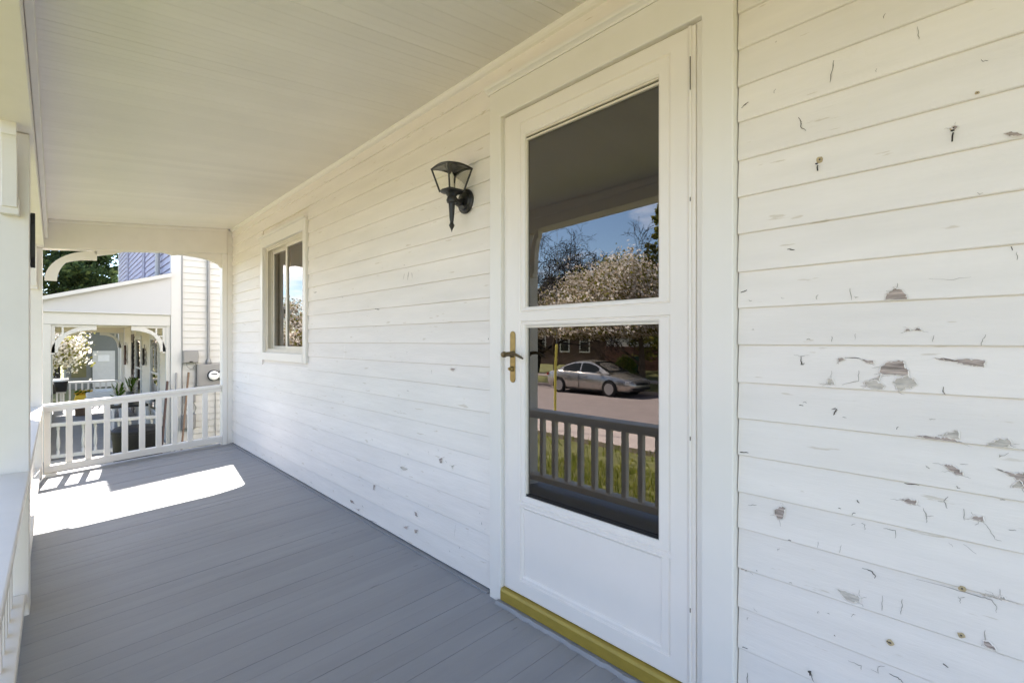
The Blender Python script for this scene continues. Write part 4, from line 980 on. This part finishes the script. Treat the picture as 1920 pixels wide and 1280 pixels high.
def grow(mb, p, d, L, r, lvl, tips, spread=.62, gravity=.0, n=3, seg=3, rmin=0., thin=.72):
    pts = [p]; rr = [r]; q = Vector(p); dd_ = Vector(d)
    for i in range(seg):
        dd_ = (dd_+Vector((random.gauss(0,.10), random.gauss(0,.10), random.gauss(0,.08)+gravity))).normalized(); q = q+dd_*(L/seg); pts.append(q.copy()); rr.append(max(rmin, r*(1-.45*(i+1)/seg)))
    mb.tube(pts, rr, 7 if lvl > 2 else 4 if lvl > 0 else 3, cap=False)
    if lvl <= 1: tips += pts[1:]
    if lvl == 0: return
    for k in range(n+(1 if random.random() < .5 else 0)):
        ax = dd_.orthogonal().normalized(); ax = Matrix.Rotation(random.uniform(0, 6.28), 3, dd_) @ ax
        nd = (dd_*random.uniform(.45, 1)+ax*spread*random.uniform(.7, 1.4)).normalized(); at = pts[-1] if k < 2 else pts[random.choice([1, 2])] if len(pts) > 2 else pts[-1]
        grow(mb, at, nd, L*random.uniform(.6, .82), rr[-1]*thin, lvl-1, tips, spread, gravity, n, seg, rmin, thin)
def blossom_tree(label, x, y, h, r, ncards=5200, size=.075, pink=0.5, trunk=.14, lean=(0,0,1), mats=('blossom','blossom_pink','young_leaf'), wts=None, group='blossoming trees', zb=None, lvl=4, zmin=None):
    z = gz(x, y) if zb is None else zb; t = thing('blossom_tree', label, 'tree', (x,y,z), group)
    mb = MB(); tips = []; grow(mb, Vector((x,y,z-.1)), Vector(lean).normalized(), h*.34, trunk, lvl, tips, .75, -.01)
    mx_ = max((Vector(p)-Vector((x,y,z))).length for p in tips); k = 1.0
    mb.build('trunk', 'bark', t)
    cl = MB(); P = []
    for i in range(ncards):
        q = random.choice(tips); P.append(q+Vector((random.gauss(0,1), random.gauss(0,1), random.gauss(0,.8)))*r*.085)
    if zmin: P = [p for p in P if p.z > zmin+.35*noise.noise(p*.7)]
    leafcards(cl, P, size, wts or [1-pink, pink, .42]); cl.build('crown', list(mats), t)
blossom_tree('white blossoming tree seen through the arch of the porch next door', -2.05, 23.6, 3.8, 3.0, 30000, .055, .10, trunk=.14, lvl=5)
blossom_tree('pale blossoming tree in the front yard far along the street side', -7.0, 27.5, 5.0, 3.0, 6000, .09, .35, trunk=.15)
blossom_tree('large pinkish white crabapple behind the silver car, mirrored in the door glass', -19.6, 14.0, 8.8, 4.8, 56000, .075, .5, trunk=.17, lvl=5, zmin=1.45)
blossom_tree('smaller pinkish blossoming tree left of the silver car in the door reflection', -21.2, 21.2, 6.2, 4.0, 24000, .07, .55, trunk=.14, lvl=5, zmin=1.3)
blossom_tree('pinkish blossoming tree right of the silver car in the door reflection', -20.5, 9.4, 7.6, 4.4, 26000, .08, .5, trunk=.16, lvl=5, zmin=1.5)
blossom_tree('white blossoming tree mirrored in the slider window', -11.5, 37, 6.5, 3.4, 8000, .1, .25, trunk=.18, zb=-1.1)
bt = thing('bare_tree', 'tall bare tree with dark spreading twigs mirrored in the upper door pane', 'tree', (-22.6, 24.4, -1.1))
mb = MB(); grow(mb, Vector((-22.6,24.4,-1.2)), Vector((.05,-.10,1)), 4.2, .28, 7, [], .70, .01, 3, 3, .0115, .80)
mb.build('trunk', 'bark_dark', bt)
def conifer(label, x, y, z, h, r, n, size=.16, mats=('needle','needle_light'), low=.12):
    t = thing('conifer', label, 'tree', (x,y,z), 'conifers'); MB().tube([(x,y,z),(x,y,z+h*.95)], [.22,.03], 8).build('trunk', 'bark_dark', t)
    P = []; brs = MB()
    nb_ = int(h*11)
    for i in range(nb_):
        q = (i+random.random())/nb_; zz = z+h*(low+(.98-low)*q); R_ = r*(1-q)**.75*random.uniform(.65, 1.1)+.15; a = random.uniform(0, 6.283)
        e = Vector((math.cos(a), math.sin(a), -.22+.3*q)); brs.tube([(x,y,zz),Vector((x,y,zz))+e*R_], [.03,.006], 3)
        for k in range(max(3, int(n/nb_))):
            u = random.random()**.6; s_ = R_*.22*(1.15-u); P.append(Vector((x,y,zz))+e*(R_*u)+Vector((random.gauss(0,s_), random.gauss(0,s_), random.gauss(-.08,.10))))
    brs.build('branches', 'bark_dark', t); cl = MB(); leafcards(cl, P, size, [.7, .3]); cl.build('crown', list(mats), t)
conifer('dark green conifer above the neighbour porch roof', -1.5, 30.0, -1.2, 11, 4.4, 26000, .10, low=.36)
conifer('pale green evergreen at the right edge of the door reflection', -27.5, 17.7, -1.0, 11.5, 2.4, 6000, .13, ('young_leaf','needle_light'))
def bush(label, x, y, r, n=1500, m=('bush_leaf','young_leaf')):
    z = gz(x,y); t = thing('bush', label, 'bush', (x,y,z), 'bushes'); s_ = MB()
    for k in range(7): a = k*.9; s_.tube([(x,y,z),(x+r*.7*math.cos(a),y+r*.7*math.sin(a),z+r*1.1)], [.02,.006], 4)
    s_.build('stems', 'bark', t); P = []
    for i in range(n):
        v_ = Vector((random.gauss(0,1), random.gauss(0,1), random.gauss(0,1))).normalized()*r*random.uniform(.55, 1)*(1+.25*noise.noise(Vector((i*.01, x, y)))); P.append((x+v_.x, y+v_.y, z+max(.03, r*.85+v_.z*.9)))
    c_ = MB(); leafcards(c_, P, .055, [.6,.4]); c_.build('crown', list(m), t)
bush('green bush on the front lawn mirrored low in the slider window', -5.2, 19.0, .95)
bush('round green bush in front of the grey house beyond the far railing', -2.4, 27.0, .8)
bush('low bush beside the brick house across the street', -24.6, 18.4, .7)
for k, (x, y, r) in enumerate([(-14,62,5),(-4,70,6),(8,66,6),(-24,58,5)]): blossom_tree(['tall leafing tree far along the street, nearest the road', 'tall leafing tree far behind the conifer', 'tall leafing tree far behind the grey house', 'tall leafing tree on the far pavement'][k], x, y, 10, r, 10000, .16, .2, trunk=.3, mats=('bush_leaf','young_leaf','needle_light'), group='far leafing trees', zb=-1.1, lvl=3)

# ------------------------------------------------------------------ across the street (seen in the door glass)
def facade_house(name, label, x, y0, y1, h, depth, wallm, roofm, gable, lower=None, chimney=None, wins=()):
    zb = gz(x, (y0+y1)/2)-.1; t = thing(name, label, 'house', (x-depth/2, (y0+y1)/2, zb))
    MB().box(x-depth, x, y0, y1, zb, h).build('wall', wallm, t)
    if lower: MB().box(x+.002, x+.10, y0-.02, y1+.02, zb, lower[0]).build('lower_wall', lower[1], t)
    r_ = MB(); ym = (y0+y1)/2; e = .35
    if gable: r_.prism([(x+e,y0-e,h-.05),(x+e,y1+e,h-.05),(x+e,ym,h+(y1-y0)*.36)], (-depth-2*e,0,0))
    else: r_.prism([(x+e,y0-e,h-.05),(x-depth-e,y0-e,h-.05),(x-depth/2,y0-e,h+depth*.36)], (0,y1-y0+2*e,0))
    ro = r_.build('roof', roofm, t)
    if chimney: cx_, cy_, ch = chimney; MB().box(cx_-.3, cx_+.3, cy_-.35, cy_+.35, h, ch).build('chimney', 'brick_red', ro)
    for (a, b, c, d) in wins:
        xx = x+(.10 if lower and d < lower[0] else 0)
        f_ = MB(); f_.box(xx+.004,xx+.05,a-.1,a,c-.1,d+.1).box(xx+.004,xx+.05,b,b+.1,c-.1,d+.1).box(xx+.004,xx+.05,a,b,d,d+.1).box(xx+.004,xx+.07,a,b,c-.1,c).box(xx+.004,xx+.03,a,b,(c+d)/2-.02,(c+d)/2+.02)
        o = f_.build('window', 'house_white', t); MB().box(xx+.003,xx+.012,a,b,c,d).build('pane', 'dark_glass', o)
facade_house('brick_house', 'dark brick house with chimney at the left of the door reflection', -31, 25.5, 36, 3.0, 8, 'brick_brown', 'shingle', True, None, (-32.5, 31.4, 6.6), [(26.6,27.5,.3,1.9),(28.8,29.7,.3,1.9),(31.6,32.6,.3,1.9)])
facade_house('white_house', 'white house with dark brick base behind the silver car in the reflection', -29, 15.5, 23.3, 3.3, 8, 'house_white', 'shingle', False, (.75, 'brick_red'), None, [(17.0,17.9,1.1,2.4),(20.2,21.0,1.1,2.4)])
facade_house('brick_house', 'long brown brick house behind the tree trunk in the reflection', -28.5, 1.5, 14.2, 2.6, 8, 'brick_brown', 'shingle', False, None, None, [(3,4.2,.2,1.6),(7.5,8.7,.2,1.6),(11.2,12.4,.2,1.6)])
bn = thing('wheelie_bin', 'green wheeled bin standing on the far lawn behind the silver car', 'bin', (-25.5, 18.6, gz(-25.5,18.6))); zz = gz(-25.5, 18.6)
MB().prism([(-25.75,18.35,zz+.05),(-25.25,18.35,zz+.05),(-25.2,18.3,zz+1.0),(-25.8,18.3,zz+1.0)], (0,.6,0)).build('bin_body', 'bin_green', bn, bevel=.03); MB().box(-25.83,-25.15,18.27,18.93,zz+1.003,zz+1.07).build('lid', 'bin_green', bn, bevel=.02)
for yy in (18.30, 18.86): MB().lathe([(.10,yy),(.10,yy+.05)], (-25.72,0,zz+.10), 12, 'Y').build('wheel', 'tyre', bn)
gg = thing('cable_guard', 'tall thin yellow cable guard standing at the kerb in the reflection', 'cable guard', (-8.0, 9.1, -1.19))
MB().tube([(-7.75,8.62,-1.0),(-7.9,8.75,.3),(-8.0,8.80,1.05)], .03, 8).build('sleeve', 'guard_yellow', gg); MB().tube([(-7.72,8.60,-1.2),(-7.75,8.62,-1.0)], .015, 6).build('anchor_rod', 'conduit_grey', gg)
MB().tube([(-8.0,8.80,1.05),(-8.9,9.6,7)], .006, 5).build('guy_wire', 'conduit_grey', gg)

# silver saloon parked by the far kerb, nose to the right in the reflection
car = thing('parked_car', 'silver four door saloon parked at the far kerb, mirrored in the door glass', 'car', (-16.45, 14.25, -1.175))
TC = Matrix.Translation((-16.45, 14.25, -1.175)) @ Matrix.Rotation(R(180), 4, 'Z') @ Matrix.Translation((0,-2.35,0))
def CB(): m = MB(); m.T = TC; return m
STN = [(0,.62,.40,.66,.72),(.06,.74,.30,.84,.90),(.30,.84,.24,.93,1.00),(.75,.885,.22,.97,1.03),(1.3,.90,.20,.955,1.02),(2.3,.905,.20,.93,1.0),(3.2,.90,.20,.905,.98),(3.6,.89,.20,.875,.95),(4.1,.87,.21,.80,.87),(4.5,.80,.24,.70,.77),(4.66,.70,.30,.62,.69),(4.72,.56,.36,.54,.58)]
m = CB(); vs = []
for y, w_, zb, zs, zt in STN:
    half = [(0,zb),(w_-.12,zb),(w_-.02,zb+.10),(w_,zb+.45*(zs-zb)),(w_-.015,zs-.07),(w_-.06,zs),(w_-.22,zs+.55*(zt-zs)),(0,zt)]
    vs += [(x,y,z) for x, z in half]+[(-x,y,z) for x, z in reversed(half[1:-1])]
K = 14; m.add(vs, [(i*K+j,i*K+(j+1) % K,(i+1)*K+(j+1) % K,(i+1)*K+j) for i in range(len(STN)-1) for j in range(K)]+[tuple(range(K)), tuple((len(STN)-1)*K+j for j in range(K))])
m.build('body', 'car_silver', car, smooth=True)
GRN = [(.62,.76,.76,.985),(.85,.75,.66,1.13),(1.15,.77,.62,1.28),(1.6,.79,.59,1.41),(2.1,.80,.58,1.455),(2.55,.80,.59,1.435),(2.95,.79,.63,1.30),(3.3,.78,.68,1.12),(3.62,.76,.76,.945)]
def gpt(y, q, o=0.):
    for a, b in zip(GRN, GRN[1:]):
        if a[0] <= y <= b[0]:
            t_ = (y-a[0])/(b[0]-a[0]); wb = a[1]+(b[1]-a[1])*t_; wt_ = a[2]+(b[2]-a[2])*t_; z1 = a[3]+(b[3]-a[3])*t_-.03; z0 = .93
            z1 = max(z1, z0+.002); return (wb+(wt_-wb)*q+o, y, z0+(z1-z0)*q)
m = CB(); vs = []
for y, wb, wt_, z1 in GRN:
    half = [(wb,.93),(wt_,max(.94,z1-.03)),(wt_*.55,z1+.005),(0,z1+.015)]; vs += [(x,y,z) for x, z in half]+[(-x,y,z) for x, z in reversed(half[:-1])]
K = 7; m.add(vs, [(i*K+j,i*K+j+1,(i+1)*K+j+1,(i+1)*K+j) for i in range(len(GRN)-1) for j in range(K-1)]+[tuple(range(K)), tuple((len(GRN)-1)*K+j for j in range(K))])
m.build('roof', 'car_silver', car, smooth=True)
for s_ in (1, -1):
    for ys_ in ([1.02,1.25,1.6,2.02], [2.10,2.5,2.9,3.22]):
        m = CB(); lo = [gpt(y, .10, .006) for y in ys_]; hi = [gpt(y, .86 if .9 < y < 3.0 else .62, .006) for y in ys_]
        P = [(s_*a, b, c) for a, b, c in lo+hi[::-1]]; m.add(P, [(i,i+1,len(P)-2-i,len(P)-1-i) for i in range(len(ys_)-1)]); m.build('side_window', 'dark_glass', car)
m = CB(); a, b = gpt(2.70,.98), gpt(3.56,.98); m.add([(a[0]-.04,2.68,1.415),(-a[0]+.04,2.68,1.415),(-.70,3.56,.985),(.70,3.56,.985),(0,2.68,1.425),(0,3.56,1.0)], [(0,4,5,3),(4,1,2,5)]); m.build('windscreen', 'dark_glass', car)
m = CB(); m.add([(.56,1.50,1.405),(-.56,1.50,1.405),(-.66,.72,1.075),(.66,.72,1.075),(0,1.5,1.42),(0,.72,1.09)], [(0,4,5,3),(4,1,2,5)]); m.build('rear_window', 'dark_glass', car)
for yy in (.92, 3.72):
    for s_ in (1, -1):
        m = CB(); m.lathe([(.37,s_*.80),(.37,s_*.903),(.30,s_*.905)], (0,yy,.34), 24, 'X'); m.build('wheel_arch', 'black_plastic', car)
        m = CB(); m.lathe([(.22,s_*.72),(.31,s_*.72),(.325,s_*.76),(.325,s_*.88),(.31,s_*.915),(.235,s_*.92)], (0,yy,.325), 24, 'X'); ty = m.build('wheel', 'tyre', car, smooth=True)
        m = CB()
        for k in range(5):
            t_ = k*6.283/5; c_, q_ = math.cos(t_), math.sin(t_); c2, q2 = math.cos(t_+1.57)*.024, math.sin(t_+1.57)*.024
            m.add([(s_*.930,yy+.03*c_+c2,.325+.03*q_+q2),(s_*.930,yy+.03*c_-c2,.325+.03*q_-q2),(s_*.926,yy+.225*c_-c2*1.4,.325+.225*q_-q2*1.4),(s_*.926,yy+.225*c_+c2*1.4,.325+.225*q_+q2*1.4)], [(0,1,2,3)])
        m.lathe([(.05,s_*.925),(.05,s_*.938),(.02,s_*.94)], (0,yy,.325), 10, 'X'); m.lathe([(.235,s_*.921),(.235,s_*.928),(.212,s_*.928)], (0,yy,.325), 24, 'X'); m.build('rim', 'alloy', ty)
for s_ in (1, -1):
    m = CB(); m.add([(s_*.50,4.66,.64),(s_*.70,4.60,.66),(s_*.81,4.44,.70),(s_*.80,4.48,.58),(s_*.70,4.64,.54),(s_*.52,4.705,.54)], [(0,1,2,3,4,5)]); m.build('headlight', 'lamp_clear', car)
    m = CB(); m.box(min(s_*.60,s_*.80), max(s_*.60,s_*.80), .03, .12, .74, .86); m.build('tail_light', 'red_lens', car, bevel=.02)
    m = CB(); m.box(min(s_*.85,s_*1.02), max(s_*.85,s_*1.02), 3.16, 3.26, .93, 1.05); m.build('wing_mirror', 'car_silver', car, bevel=.03)
    for yy in (1.35, 2.35): m = CB(); m.box(min(s_*.885,s_*.925), max(s_*.885,s_*.925), yy, yy+.16, .80, .83); m.build('door_handle', 'car_silver', car, bevel=.008)
    m = CB(); m.box(min(s_*.895,s_*.911), max(s_*.895,s_*.911), 2.058, 2.066, .30, .93); m.build('door_seam', 'black_plastic', car)
m = CB(); m.box(-.42,.42,4.70,4.735,.50,.60); m.build('grille', 'black_plastic', car, bevel=.01)
m = CB(); m.box(-.60,.60,4.66,4.725,.30,.40); m.build('lower_grille', 'black_plastic', car, bevel=.01)
m = CB(); m.box(-.80,.80,.5,4.3,.17,.24); m.build('underbody', 'black_plastic', car)
